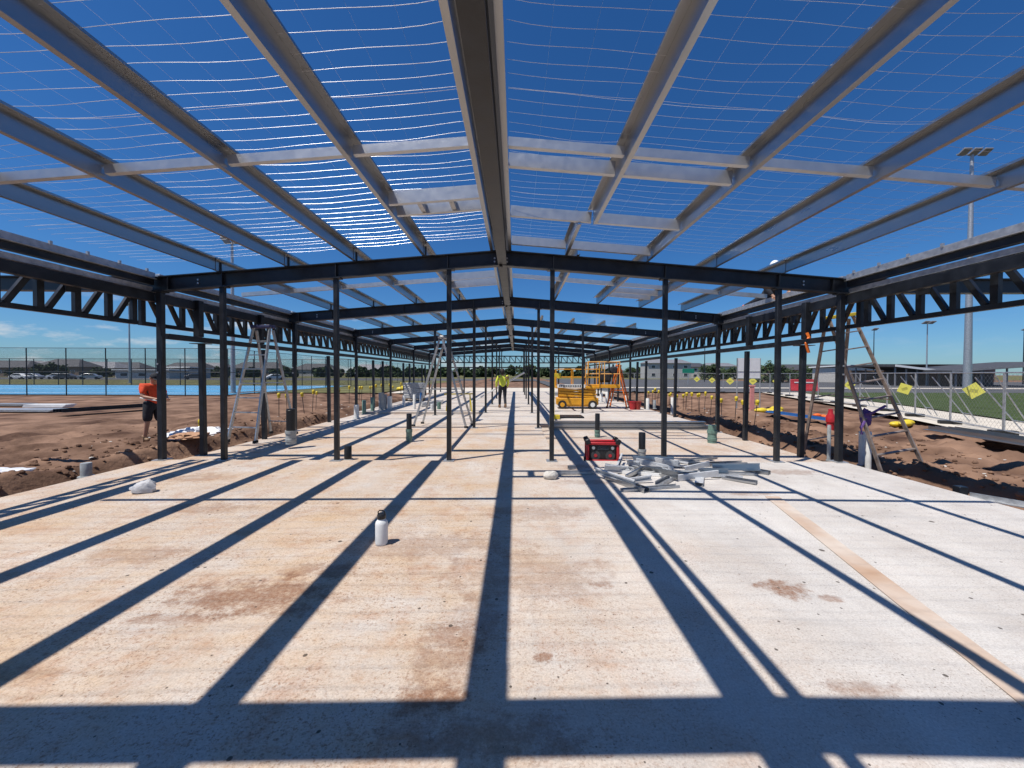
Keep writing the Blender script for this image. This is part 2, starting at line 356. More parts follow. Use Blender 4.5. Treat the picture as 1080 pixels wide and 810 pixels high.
def sheet(name, pts, m, z):
    b = MB(); b.add([(x, y, z) for x, y in pts], [tuple(range(len(pts)))]); return struct(b.build(name, m))
sheet('court', [(-90, 30.2), (-23, 30.2), (-23, 53), (-90, 53)], COURT, ZG + .06)
for i, (x0, x1, y0, y1) in enumerate(((-88, -25, 33, 33.25), (-88, -25, 41, 41.25), (-88, -25, 50, 50.25), (-25.2, -25, 33.26, 49.9), (-58, -57.8, 33.26, 40.9))):
    sheet('court_line', [(x0, y0), (x1, y0), (x1, y1), (x0, y1)], LINEW, ZG + .066)
sheet('far_grass', [(-400, 54), (-14, 54), (-14, 95), (-400, 95)], DRYG, ZG + .03)
sheet('car_park', [(-400, 95.2), (60, 95.2), (60, 130), (-400, 130)], ASPH, ZG + .034)
sheet('far_grass', [(-600, 130.3), (900, 130.3), (900, 900), (-600, 900)], DRYG, ZG + .03)
sheet('verge_grass', [(-23, 34), (-12, 34), (-12, 53), (-23, 53)], DRYG, ZG + .09)
sheet('path', [(12.4, 8.0), (16.0, 8.0), (21.5, 20.5), (27, 36), (23.6, 36), (18.0, 20.5), (15.2, 14)], PALECONC, ZG + .14)
sheet('turf_field', [(16.3, 8.0), (90, 8.0), (90, 36), (27.3, 36), (21.8, 20.5)], TURF, ZG + .145)
sheet('road', [(9, 37), (140, 37), (140, 47), (9, 47)], ASPH, ZG + .10)
sheet('far_path', [(9, 47.2), (140, 47.2), (140, 50), (9, 50)], PALECONC, ZG + .11)
sheet('car_park', [(5, 50.3), (200, 50.3), (200, 94), (5, 94)], ASPH, ZG + .09)
sheet('forecourt', [(-11, 33), (9, 33), (9, 46), (-11, 46)], PALECONC, ZG + .12)

# ------------------------------------------------------------------ the steel frame (one building, bolted together)
frame = tag(empty('steel_building_frame'), 'long dark steel portal frame of a building under construction on the concrete slab', 'building frame')
ROWS = [Y0, 10.75, 14.9, 19.0, 23.3, 27.5, 31.6]
FRONT = .77
SL = .079
def roof_b(x): return 3.45 - SL * abs(x)          # underside of the rafter
def roof_t(x): return 3.72 - SL * abs(x)          # top of the rafter
def isec(wd, h, tw, tf):
    a, b, c, d = wd / 2, h / 2, tw / 2, h / 2 - tf
    return [(-a, -b), (a, -b), (a, -d), (c, -d), (c, d), (a, d), (a, b), (-a, b), (-a, d), (-c, d), (-c, -d), (-a, -d)]
def rafter(y, wd=.13, ext=0.0):
    zc = (3.45 + 3.72) / 2
    b = MB()
    pr = isec(wd, .265, .012, .018)
    for sg in (-1, 1):
        b.prism(pr, (sg * .006, y, zc), (sg * 6.0, y, zc - SL * 6.0))
        for xx in (2.9, 4.9, .93, 5.85):                            # stiffeners
            b.box((sg * xx, y, zc - SL * xx), (.012, wd - .01, .225))
    o = b.build('rafter', STEEL, frame)
    pl = MB(); pl.box((0, y, zc - .01), (.05, wd + .02, .31)); pl.build('apex_plate', STEEL, o)
    if y > 0 and y < 16:
        for sg in (-1, 1):
            for xx, q in ((.11, -.06), (.11, 0), (5.35, -.03), (5.35, .03)):
                bl = MB(); zz = zc - SL * xx + q if xx > 1 else zc + q
                bl.tube((sg * xx, y - .02, zz), (sg * xx, y - .001, zz), .016, n=8); bl.build('bolt', ALU, o)
    if ext:
        zz = roof_b(6.0) + .13
        for sg in (-1, 1):
            e_ = MB(); e_.prism(isec(wd, .255, .012, .018), (sg * 6.0, y, zz), (sg * ext, y, zz + .02)); e_.build('verandah_beam', STEEL, o)
    return o
rafter(FRONT, .22, 10.5); rafter(-5.0, .13, 0)
for i, y in enumerate(ROWS): rafter(y, .13, 10.5 if i == 0 else (8.3 if i < 4 else 0))

def column(x, y, z0, z1, s, s2=None, plate=True, cleat=0):
    b = MB(); b.box((x, y, (z0 + z1) / 2), (s, s2 or s, z1 - z0))
    o = b.build('column', STEEL, frame, bevel=.008)
    if plate:
        q = MB(); q.box((x, y, z1 - .004), (s + .1, s + .05, .022)); q.build('cap_plate', STEEL, o)
        q = MB(); q.box((x, y, z0 + .006), (s + .11, s + .11, .014)); q.build('base_plate', GALV2, o)
    if cleat:
        q = MB(); q.box((x - cleat * 0 + cleat * (s / 2 + .012), y - .02, 1.98), (.024, .06, .42)); q.build('cleat', STEEL, o)
        for zz in (1.55, 1.7):
            q = MB(); q.box((x - cleat * .02, y - s / 2 - .004, zz), (.03, .016, .03)); q.build('bolt', ALU, o)
    return o
def floor_z(x, y):
    if y <= Y0 + .05 or abs(x) < 1.02: return 0.0
    return -.10 if y < (15.2 if x < 0 else 11.6) else 0.0
for sg in (-1, 1):
    for xx, s in ((.91, .078), (2.9, .078), (4.9, .078)):
        column(sg * xx, Y0 - .03, 0, roof_b(xx), s)
    column(sg * 6.0, Y0 - .03, 0, roof_b(6.0) + .0, .092, cleat=-sg)
    for i, y in enumerate(ROWS[1:]):
        column(sg * .91, y, 0, roof_b(.91), .078)
        column(sg * 6.0, y, floor_z(6 * sg, y), roof_b(6.0), .09, cleat=-sg if i < 2 else 0)
        if i in (1, 3): column(sg * 2.9, y, floor_z(2.9 * sg, y), roof_b(2.9), .078)
    column(sg * 6.0, FRONT, 0, roof_b(6.0), .15)
    for y, zt in ((7.58, 2.12), (9.42, 2.12), (16.7, 2.12), (17.9, 2.12), (21.2, 2.12), (12.7, 2.12) if sg < 0 else (13.6, 2.12), (22.4, 2.12), (25.4, 2.12), (26.3, 2.12), (29.5, 2.12)):       # door and window posts under the girt
        b = MB(); b.bar((sg * 5.98, y, floor_z(6 * sg, y)), (sg * 6.02, y + .02, zt), .09, .09, (0, 1, 0)); o = b.build('post', STEEL, frame, bevel=.006)
        if y < 8: q = MB(); q.box((sg * 6.02, y, zt + .006), (.30, .2, .012)); q.build('cap_plate', STEEL, o)
    for y in (7.58, 9.42):
        b = MB(); b.box((sg * 6.06, y, 2.62), (.12, .12, .72)); b.build('hanger', STEEL, frame, bevel=.006)
# ridge beam: an I beam framing between rafters
bays = [(-4.9, FRONT)] + list(zip([FRONT] + ROWS[:-1], ROWS))
for a, c in bays:
    b = MB(); b.prism(isec(.15, .2, .01, .014), (.03, a + .07, 3.555), (.03, c - .07, 3.555)); b.build('ridge_beam', STEEL, frame)
# Z purlins, lapped over each rafter
def zsec(sg, h=.2, fl=.075, t=.004, lip=.018):
    # web at 0; bottom flange towards the eave, top flange towards the ridge (side axis = +x for a run along +y)
    e_ = sg * fl; r = -sg * fl
    L = [(e_, lip), (e_, 0), (0, 0), (0, h), (r, h), (r, h - lip)]
    off = sg * t
    return [(e_, lip), (e_, 0), (-off * 0, 0), (0, h - t), (r, h - t), (r, h - lip), (r - 0 * off + off, h - lip), (r + off, h), (off * -1 if False else off, h), (off, t), (e_ - off, t), (e_ - off, lip)]
def zpurlin(x, y0, y1, sg, name='purlin', h=.2, lap=0):
    z = roof_t(x) + .002 + lap * .008; x = x + sg * lap * .008
    b = MB(); fl = .047; t = .005; lip = .02; s_ = sg
    # explicit thin plates (web, flanges, lips)
    ym, L = (y0 + y1) / 2, y1 - y0
    b.box((x, ym, z + h / 2), (t, L, h))
    b.box((x + s_ * (fl / 2 + t / 2 + .0005), ym, z + t / 2), (fl, L, t)); b.box((x + s_ * (fl + t / 2), ym, z + t + lip / 2 + .0005), (t, L, lip))
    ft = .078 if name == 'purlin' else fl
    b.box((x - s_ * (ft / 2 + t / 2 + .0005), ym, z + h - t / 2), (ft, L, t)); b.box((x - s_ * (ft + t / 2), ym, z + h - t - lip / 2 - .0005), (t, L, lip))
    o = b.build(name, GALV, frame)
    return o
PX = [1.33, 2.55, 3.75, 4.95]
def cleat_at(x, y, o):
    q = MB(); q.box((x + .012, y, roof_t(x) + .085), (.014, .03, .165)); q.build('purlin_cleat', STEEL, o)
for k, (a, c) in enumerate(bays):
    for sg in (-1, 1):
        for j, x in enumerate(PX):
            if sg > 0 and k == 3: continue                          # this right-hand bay is still open
            y0, y1 = a - .12, c + .28
            if sg > 0 and k == 1 and j == 0: y1 = 5.3
            if sg > 0 and k == 2: y1 = c + .05
            o = zpurlin(sg * x, y0, y1, sg, lap=k % 2)
            if 0 < k < 4: cleat_at(sg * x, c - .02, o)
        o = zpurlin(sg * .135, a - .1, c - .1, sg, 'ridge_purlin')
zpurlin(1.13, 5.33, Y0 - .02, 1, 'trimmer')
# bridging and trimmers between purlins
def cross(y, x0, x1, h=.088, zoff=.06, lipup=True, name='bridging'):
    b = MB(); n = 1
    za, zb = roof_t(x0) + zoff, roof_t(x1) + zoff
    def pl(dy, dz, wd, hh):
        b.bar((x0, y + dy, za + dz), (x1, y + dy, zb + dz), wd, hh)
    pl(0, h / 2, .005, h); pl(.028, .0025, .05, .005); pl(.028, h - .0025, .05, .005)
    return b.build(name, GALV3, frame)
for sg in (-1, 1):
    for k, (a, c) in enumerate(bays):
        if sg > 0 and k == 3: continue
        yb = 3.72 if k == 1 else (a + c) / 2
        prev = .18
        for x in PX + [6.05]:
            cross(yb, sg * (prev + .01), sg * (x - .01)); prev = x
for y, x1 in ((4.02, 2.55), (5.28, 2.55), (6.42, 2.55)):
    xm = 1.33 if y < 5.3 else 1.13
    cross(y, .19, xm - .02, .14, .03, name='trimmer')
    if x1 > 1.5: cross(y, xm + .02, x1 - .01, .14, .03, name='trimmer')
cross(4.72, -.19, -1.31, .16, .02, name='trimmer'); cross(5.05, -.19, -1.31, .16, .02, name='trimmer')
for x in (-.55, -.95):
    b = MB(); b.box((x, 4.89, roof_t(x) + .1), (.06, .30, .13)); b.build('trimmer_block', GALV2, frame)
for y in (8.6, 9.3): cross(y, -.19, -1.31, .16, .02, name='trimmer')
for y in (9.2, 9.7): cross(y, 2.6, 3.7, .12, .02, name='trimmer')
# eave beams, wall girts, trusses
for sg in (-1, 1):
    for k, (a, c) in enumerate(bays):
        e_ = MB(); x = sg * 6.12; z = roof_b(6.0)
        y0, y1 = a + .02, c - .06
        b = MB(); b.bar((x, y0, z + .155), (x, y1, z + .155), .09, .10); o = b.build('eave_beam', STEEL, frame, bevel=.006)
        q = MB(); q.box((x - sg * .01, (y0 + y1) / 2, z + .267), (.10, y1 - y0, .11)); q.box((x - sg * .075, (y0 + y1) / 2, z + .211), (.05, y1 - y0, .006)); o2 = q.build('eave_channel', GALV2, frame, bevel=.012)
        for t in range(4 if k == 1 else 0):
            q = MB(); q.box((x - sg * .06, y1 - .15 - t * .45, z + .335), (.03, .03, .05))
            q.build('bracket', GALV2, o2)
        b = MB(); b.bar((x, y0, z - .105), (x, y1, z - .105), .10, .16); b.build('eave_tie', STEEL, frame, bevel=.006)
        q = MB(); q.box((x + sg * .02, (y0 + y1) / 2, z + .036), (.06, y1 - y0, .08)); q.box((x - sg * .012, (y0 + y1) / 2, z - .008), (.05, y1 - y0, .005)); q.build('eave_channel', GALV2, frame)
        if k >= 2:
            b = MB(); b.bar((sg * 6.0, a + .075, 2.2), (sg * 6.0, c - .075, 2.2), .09, .1); b.build('girt', STEEL, frame, bevel=.005)
        if k == 0: continue
        # lattice truss outside the wall line
        xt = sg * 6.42; zt, zb = 3.02, 2.43
        tr = empty('truss', (xt, a, 0)); tr.parent = frame
        L = c - a - .04
        q = MB(); q.bar((0, .02, zt), (0, L, zt), .075, .075); q.build('top_chord', STEEL, tr)
        q = MB(); q.bar((0, .02, zb), (0, L, zb), .075, .07); q.build('bottom_chord', STEEL, tr)
        npan = max(4, round(L / .455)); st = L / npan
        for i in range(npan + 1):
            yv = min(max(i * st, .06), L - .05)
            q = MB(); q.box((0, yv, (zt + zb) / 2), (.06, .085, zt - zb - .072)); q.build('web', STEEL, tr)
            if i < npan:
                q = MB(); ya, yb_ = (yv + st - .06, yv + .10) if k == 1 else (yv + .10, yv + st - .06); q.bar((0, ya, zt - .04), (0, yb_, zb + .037), .05, .07); q.build('web', STEEL, tr)
        for i in (3, npan - 2):
            q = MB(); q.box((-sg * .045, i * st - .1, zt - .14), (.012, .16, .26)); q.build('gusset_plate', STEEL, tr)
# far gable: a lattice truss and a girt across the end
tr = empty('truss', (0, ROWS[-1] + .15, 0)); tr.parent = frame
for z, nm in ((3.0, 'top_chord'), (2.45, 'bottom_chord'), (2.05, 'girt')):
    q = MB(); q.bar((-6, 0, z), (6, 0, z), .08, .09); q.build(nm, STEEL, tr)
for i in range(26):
    x = -6 + i * .48
    q = MB(); q.bar((x, 0, 2.99), (x + .0, 0, 2.5), .07, .07, (0, 1, 0)); q.bar((x + .06, .03, 2.96), (x + .42, .03, 2.5), .05, .06, (0, 1, 0)); q.build('web', STEEL, tr)

# ------------------------------------------------------------------ safety mesh on the purlins
def roofmesh(sg, y0, y1, label):
    b = MB(); rnd = random.Random(3 if sg < 0 else 4)
    y = y0
    xs_ = [.2 + .16 * i for i in range(38)]
    row = 0
    while y < y1:
        pts = []; ph = rnd.uniform(0, 6); dz = rnd.uniform(-.008, .008)
        for x in xs_:
            sag = 0
            for p0, p1 in zip([.2] + PX, PX + [6.1]):
                if p0 <= x <= p1:
                    u = (x - p0) / (p1 - p0); sag = -.016 * 4 * u * (1 - u)
            wv = .016 * nz(x, y, 1.6, 3) + .016 * nz(x, row * 3.7, .9, 8)
            pts.append((sg * x, y + .03 * nz(x, row * 5.1, 1.3, 1) + .05 * nz(x, y, .35, 6), roof_t(x) + .214 + sag + wv + dz))
        b.path(pts, .0015 if sg < 0 else .0011, 6); y += .15; row += 1
        if row % 12 == 0:
            b.path([(px_, py_ + .035, pz_ + .012 + .01 * math.sin(px_ * 3)) for px_, py_, pz_ in pts], .0014, 4)
    for i in range(1, 20):
        x = .2 + .3 * i
        pts = []; yy_ = y0
        sag = 0
        for p0, p1 in zip([.2] + PX, PX + [6.1]):
            if p0 <= x <= p1: u = (x - p0) / (p1 - p0); sag = -.016 * 4 * u * (1 - u)
        while yy_ < y1:
            pts.append((sg * (x + .012 * nz(yy_, x, .9, 2)), yy_, roof_t(x) + .210 + sag + .010 * nz(x, yy_, 1.5, 3))); yy_ += .35
        b.path(pts, .0006, 4)
    return tag(b.build('safety_mesh', WIRE), label, 'safety mesh', 'wire safety mesh over the front roof bays')
roofmesh(-1, -.3, 6.66, 'sagging wire safety mesh over the purlins left of the ridge')
roofmesh(1, -.3, 6.66, 'sagging wire safety mesh over the purlins right of the ridge')

# ------------------------------------------------------------------ fences
def chainfence(name, p0, p1, n, h, label, z=ZG, r=.035):
    f = tag(empty(name, (p0[0], p0[1], z), math.atan2(p1[1] - p0[1], p1[0] - p0[0])), label, 'fence')
    L = math.hypot(p1[0] - p0[0], p1[1] - p0[1])
    for i in range(n + 1):
        b = MB(); b.tube((L * i / n, 0, 0), (L * i / n, 0, h), r, n=8); b.build('post', STEEL, f)
    for zz, nm in ((h, 'top_rail'), (h * .5, 'middle_rail'), (.08, 'bottom_rail')):
        b = MB(); b.tube((0, 0, zz), (L, 0, zz), r * .7, n=6); b.build(nm, STEEL, f)
    b = MB(); b.box((L / 2, .01, h / 2), (L - .02, .006, h - .1)); b.build('wire_mesh', CHAIN, f)
    return f
chainfence('chain_link_fence', (-88, 29.8), (-22.6, 29.8), 21, 3.75, 'tall black chain link fence along the near edge of the blue court')
chainfence('chain_link_fence', (-22.6, 30.1), (-22.6, 92), 20, 3.75, 'tall black chain link fence receding along the right side of the blue court')
chainfence('chain_link_fence', (-88, 53.3), (-22.9, 53.3), 19, 3.75, 'tall black chain link fence along the far edge of the blue court', r=.05)

def temp_panel(p0, p1, label, brace=True, h=1.78, z=ZG + .14):
    rz = math.atan2(p1[1] - p0[1], p1[0] - p0[0]); L = math.hypot(p1[0] - p0[0], p1[1] - p0[1]) - .06
    f = tag(empty('temporary_fence_panel', (p0[0], p0[1], z), rz), label, 'fence panel', 'temporary fence panels along the path')
    b = MB(); rr = .019
    for x in (0, L): b.tube((x, 0, .05), (x, 0, h), rr, n=8)
    for zz in (.12, h): b.tube((0, 0, zz), (L, 0, zz), rr, n=8)
    b.build('frame', GALV2, f)
    b = MB(); b.box((L / 2, 0, h / 2 + .05), (L - .04, .004, h - .14)); b.build('wire_mesh', TEMPNET, f)
    if brace:
        b = MB(); b.tube((.35, 0, h - .1), (.55, -.9, .03), rr, n=8); b.tube((1.25, 0, h - .15), (1.0, -.9, .03), rr, n=8); b.tube((.52, -.72, .33), (1.05, -.72, .33), rr * .8, n=6)
        b.build('brace', GALV2, f)
    b = MB(); b.box((0, 0, .06), (.22, .55, .12)); b.build('foot_block', BLKP, f, bevel=.02)
    return f
line = [(13.2, 8.6), (14.3, 10.9), (15.4, 13.2), (16.6, 15.5), (17.7, 17.8), (18.6, 20.2), (19.4, 22.6), (20.2, 25.0), (21.0, 27.4), (21.8, 29.8), (22.6, 32.2), (23.5, 34.6)]
FENCE = []
for i in range(len(line) - 1):
    FENCE.append(temp_panel(line[i], line[i + 1], 'braced temporary mesh fence panel beside the pale path, %s from the front' % ORD[i], brace=i < 6))
line2 = [(23.5, 34.7), (19.5, 35.2), (15.5, 35.6), (11.5, 36.0), (7.5, 36.3)]
for i in range(4):
    FENCE.append(temp_panel(line2[i], line2[i + 1], 'temporary mesh fence panel across the far end of the dirt, %s from the right' % ORD[i], brace=False))

# yellow diamond signs on the fence
def diamond(px, py, d, s, tilt, label):
    p = P(px, py, d)
    f = tag(empty('warning_sign', p, R(-25)), label, 'warning sign', 'yellow diamond signs on the temporary fence')
    b = MB(); M = Matrix.Rotation(R(45 + tilt), 3, 'Y')
    b.box((0, 0, 0), (s, .006, s), M=M); b.build('plate', SIGNY, f, bevel=.002)
    b = MB()
    for k in range(4): b.box(M @ Matrix.Rotation(R(-45), 3, 'Y') @ Vector((0, -.005, .10 * s - .075 * s * k)), (s * .5, .002, s * .03), M=M @ Matrix.Rotation(R(-45), 3, 'Y'))
    b.build('print_lines', mat('sign_print', (.35, .33, .08), .6), f)
for px, py, d, s, ti, lb in ((1027, 412, 12.5, .40, 8, 'yellow diamond sign on the fence at far right, largest of the signs'),
                             (954, 410, 14.0, .34, -24, 'tilted pale yellow diamond sign left of the largest sign'),
                             (896, 406, 17, .30, -5, 'yellow diamond sign just right of the right eave column'),
                             (794, 402, 24, .34, 0, 'yellow diamond sign below the white sign board'), (819, 402, 22, .30, 0, 'yellow diamond sign right of the white sign board'),
                             (770, 402, 26.5, .36, 0, 'yellow diamond sign left of the white sign board'), (751, 401, 29, .32, 0, 'pale diamond sign, second left of the white sign board'),
                             (735, 400, 30, .32, 0, 'yellow diamond sign nearest the green sign')):
    diamond(px, py, d, s, ti, lb)

# ------------------------------------------------------------------ flood light poles
def pole(px, py_base, py_top, d, r0, r1, heads, name, label, hw=1.6):
    b0 = P(px, py_base, d); b0.z = ZG + .05; top = P(px, py_top, d).z
    f = tag(empty(name, b0), label, 'light pole')
    H = top - b0.z
    b = MB(); b.tube((0, 0, 0), (0, 0, H), r0, r1, 16); b.build('shaft', GALV2 if r0 > .1 else STEEL, f, smooth=False)
    b = MB(); b.box((0, 0, .04), (r0 * 3.2, r0 * 3.2, .08)); b.build('base_plate', GALV2, f)
    b = MB(); b.bar((-hw / 2, 0, H), (hw / 2, 0, H), .09, .09); b.build('cross_arm', GALV2, f)
    for i in range(heads):
        x = -hw / 2 + hw * (i + .5) / heads if heads > 1 else 0
        b = MB(); b.box((x, -.25, H + .12), (hw / heads * .75, .75, .16), M=Matrix.Rotation(R(-28), 3, 'X')); b.build('lamp_head', ROOFB, f, bevel=.03)
    return f
pole(1020, 414, 163, 37, .32, .13, 3, 'floodlight_pole', 'tall tapered floodlight pole with three lamp heads at right', 3.0)
pole(977, 404, 341, 62, .11, .07, 2, 'street_lamp', 'slim street lamp just left of the tall floodlight pole', 2.0)
pole(921, 402, 348, 75, .10, .06, 1, 'street_lamp', 'slim street lamp seen just right of the tall ladder', 1.2)
pole(1079, 402, 348, 70, .10, .06, 1, 'street_lamp', 'slim street lamp at the right edge', 1.2)
pole(246, 416, 256, 33, .19, .10, 2, 'floodlight_pole', 'tall grey floodlight pole beside the corner of the blue court', 1.4)
pole(137, 405, 322, 64, .16, .09, 2, 'floodlight_pole', 'slim floodlight pole standing behind the blue court at left', 1.6)
pole(743, 402, 352, 85, .10, .07, 1, 'street_lamp', 'slim street lamp left of the white sign board', 1.2)

# ------------------------------------------------------------------ trees and houses far off
def tree(px, py_base, d, h, wdt, label, m=LEAF, seed=0):
    b0 = P(px, py_base, d); b0.z = ZG
    f = tag(empty('tree', b0), label, 'tree', 'trees in the far background'); rnd = random.Random(seed)
    b = MB(); b.tube((0, 0, 0), (0, 0, h * .55), .05 * h * .5, .02 * h, 7)
    for k in range(4):
        a = rnd.uniform(0, 6.28); b.tube((0, 0, h * (.25 + .07 * k)), (math.cos(a) * wdt * .3, math.sin(a) * wdt * .3, h * (.5 + .08 * k)), .02 * h * .6, .006 * h, 5)
    b.build('trunk', BARK, f)
    b = MB()
    for c in range(30):
        a = rnd.uniform(0, 6.28); rr = wdt * .5 * math.sqrt(rnd.random()) * .9; cz = h * rnd.uniform(.08, .86) * (1 - .35 * (rr / (wdt * .5)) ** 2)
        cx, cy = rr * math.cos(a), rr * math.sin(a); cr_ = min(wdt, 1.7 * h) * rnd.uniform(.10, .2)
        for q in range(45):
            v = Vector((rnd.gauss(0, 1), rnd.gauss(0, 1), rnd.gauss(0, 1))).normalized() * cr_ * rnd.uniform(.5, 1.05)
            p = Vector((cx, cy, cz)) + v; s = .045 * wdt * rnd.uniform(.6, 1.3)
            u = Vector((rnd.gauss(0, 1), rnd.gauss(0, 1), rnd.gauss(0, 1))).normalized(); t = u.orthogonal().normalized()
            b.add([p + u * s, p + t * s, p - u * s, p - t * s], [(0, 1, 2, 3)])
    b.build('crown', m, f)
    return f
def house(px, d, wd, h, rise, wm, rm, label, deep=9, storeys=1, py=396, rz=0):
    b0 = P(px, py, d); b0.z = ZG
    f = tag(empty('house', b0, rz), label, 'house', 'houses in the far background')
    b = MB(); b.box((0, deep / 2, h / 2), (wd, deep, h)); b.build('wall', wm, f)
    b = MB(); o = .5; W = wd / 2 + o
    vs_ = [(-W, -o, h), (W, -o, h), (W, deep + o, h), (-W, deep + o, h), (-W + rise * 1.6, deep / 2, h + rise), (W - rise * 1.6, deep / 2, h + rise)]
    b.add(vs_, [(0, 1, 5, 4), (2, 3, 4, 5), (1, 2, 5), (3, 0, 4), (3, 2, 1, 0)]); b.box((0, -o - .02, h - .06), (2 * W, .06, .16)); b.build('roof', rm, f)
    n = max(2, int(wd / 4))
    for s in range(storeys):
        for i in range(n):
            x = -wd / 2 + wd * (i + .5) / n
            b = MB(); b.box((x, -.03, h * (s + .52) / storeys), (1.6, .08, 1.1)); wdw = b.build('window', WHITE, f)
            b = MB(); b.box((x, -.08, h * (s + .52) / storeys), (1.4, .04, .95)); b.build('pane', GLASS, wdw)
    return f
rnd = random.Random(12)
hl = ['dark roofed far house, %s from the left edge beyond the court' % ORD[i] for i in range(12)]
for i, (px, d, wd, h, ri) in enumerate(((-6, 150, 20, 3.2, 2.0), (14, 170, 18, 3.4, 2.2), (34, 160, 16, 3.2, 2.0), (58, 155, 15, 3.6, 2.2), (78, 175, 17, 3.0, 2.4), (97, 165, 15, 3.2, 2.0),
                                      (120, 190, 20, 3.4, 2.2), (192, 185, 18, 3.2, 2.2), (216, 200, 18, 3.4, 2.3), (268, 190, 20, 3.6, 2.2), (330, 210, 18, 3.2, 2.4), (392, 230, 20, 3.4, 2.3))):
    house(px, d, wd * 1.3, h * 1.15, ri * 1.45, [WALLA, WALLB, WALLA][i % 3], [ROOFA, ROOFA, ROOFB][i % 3], hl[i])
for i, (px, d, h, wdt, py) in enumerate(((53, 125, 5.8, 8.5, 398), (17, 135, 4.2, 5, 398), (108, 150, 4.6, 7, 398), (172, 150, 4.6, 7, 398), (232, 150, 4.6, 9, 398),
                                         (262, 150, 4.8, 10, 398), (300, 160, 4.8, 12, 398), (345, 160, 5.5, 13, 398), (378, 165, 5.0, 12, 398), (408, 170, 6, 15, 398), (433, 180, 5.5, 15, 398), (462, 185, 5.5, 15, 398),
                                         (492, 180, 5.5, 16, 398), (515, 190, 6.5, 16, 398), (548, 175, 7.2, 15, 398), (575, 190, 5.5, 16, 398), (610, 180, 5.5, 17, 398), (640, 190, 5.5, 16, 398))):
    tree(px, py, d, h * .85, wdt, 'bushy dark far tree on the skyline, %s from the left' % ORD[i], LEAF, i)
for i, (px, d, h, wdt) in enumerate(((812, 80, 5.0, 6.0), (826, 84, 4.4, 5), (751, 120, 6.0, 7), (852, 100, 4.0, 7), (768, 140, 5, 8), (700, 170, 5.0, 9), (668, 170, 5.5, 9))):
    tree(px, 398, d, h, wdt, ['dark bushy tree right of the white sign board', 'smaller dark tree behind the bushy one right of the sign board', 'dark tree between far houses left of the sign board',
                              'low dark tree behind the ladder at right', 'round tree behind the white sign board', 'dark tree before the far two storey house', 'far dark tree above the scissor lift rails'][i], LEAF, 40 + i)
house(706, 150, 17, 6.2, 1.6, WALLB, ROOFB, 'grey two storey far house above the green sign', storeys=2)
house(733, 165, 13, 5.0, 1.8, WALLC, ROOFA, 'pale far house just left of the white sign board', storeys=2)
house(762, 170, 14, 5.4, 1.6, WALLC, ROOFB, 'cream two storey far house behind the white sign board', storeys=2)
house(864, 130, 26, 3.4, 2.0, WALLA, ROOFA, 'long dark brick far house behind the tall ladder')
house(640, 230, 20, 4, 2.4, WALLB, ROOFB, 'grey far house beyond the scissor lift')
# white shed and school style buildings
def shed(px, d, wd, h, deep, wm, rm, label, slope=.6):
    b0 = P(px, 396, d); b0.z = ZG
    f = tag(empty('shed', b0), label, 'building')
    b = MB(); b.box((0, deep / 2, h / 2), (wd, deep, h)); b.build('wall', wm, f)
    b = MB(); b.prism([(-deep / 2 - .6, 0), (deep / 2 + .6, slope), (deep / 2 + .6, slope + .25), (-deep / 2 - .6, .25)], (-wd / 2 - .5, deep / 2, h + .003), (wd / 2 + .5, deep / 2, h + .003)); b.build('roof', rm, f)
    n = max(2, int(wd / 5))
    for i in range(n):
        x = -wd / 2 + wd * (i + .5) / n
        b = MB(); b.box((x, -.04, h * .55), (2.2, .1, 1.0)); q = b.build('window', WHITE, f)
        b = MB(); b.box((x, -.1, h * .55), (2.0, .04, .85)); b.build('pane', GLASS, q)
shed(150, 112, 16, 2.2, 10, WALLC, WHITE, 'low white roofed shed behind the worker in orange', .3)
shed(185, 118, 9, 3.0, 8, WALLB, WHITE, 'pale flat roofed building left of the grey floodlight pole', .4)
shed(918, 82, 11, 3.4, 9, WALLC, WHITE, 'white flat roofed building behind the fence at right', .3)
shed(985, 105, 34, 3.6, 10, WALLA, ROOFA, 'long dark school building behind the street lamps at right', .9)
def canopy(px0, px1, d, hl_, hr, deep, label):
    a = P(px0, 396, d); c = P(px1, 396, d); L = (c - a).x
    f = tag(empty('canopy', (a.x, d, ZG)), label, 'canopy')
    b = MB(); b.add([(0, 0, hl_), (L, 0, hr), (L, deep, hr + .2), (0, deep, hl_ + .2), (0, 0, hl_ + .3), (L, 0, hr + .3), (L, deep, hr + .5), (0, deep, hl_ + .5)],
                    [(3, 2, 1, 0), (4, 5, 6, 7), (0, 1, 5, 4), (1, 2, 6, 5), (2, 3, 7, 6), (3, 0, 4, 7)]); b.build('roof', ROOFA, f)
    b = MB(); b.bar((0, -.04, hl_ + .2), (L, -.04, hr + .2), .06, .32); b.build('fascia', WHITE if hl_ > hr else ROOFB, f)
    for i in range(5):
        x = L * (i + .3) / 5
        for yq in (.5, deep - .5):
            b = MB(); b.box((x, yq, (hl_ + (hr - hl_) * x / L) / 2), (.16, .16, hl_ + (hr - hl_) * x / L)); b.build('post', ROOFB, f)
    b = MB(); b.box((L / 2, deep + .3, 1.3), (L, .2, 2.6)); b.build('back_wall', WALLA, f)
canopy(944, 1002, 60, 3.1, 2.1, 8, 'sloping canopy with a white fascia left of the big floodlight pole')
canopy(1004, 1140, 56, 2.2, 3.6, 10, 'dark roofed canopy rising to the right edge')
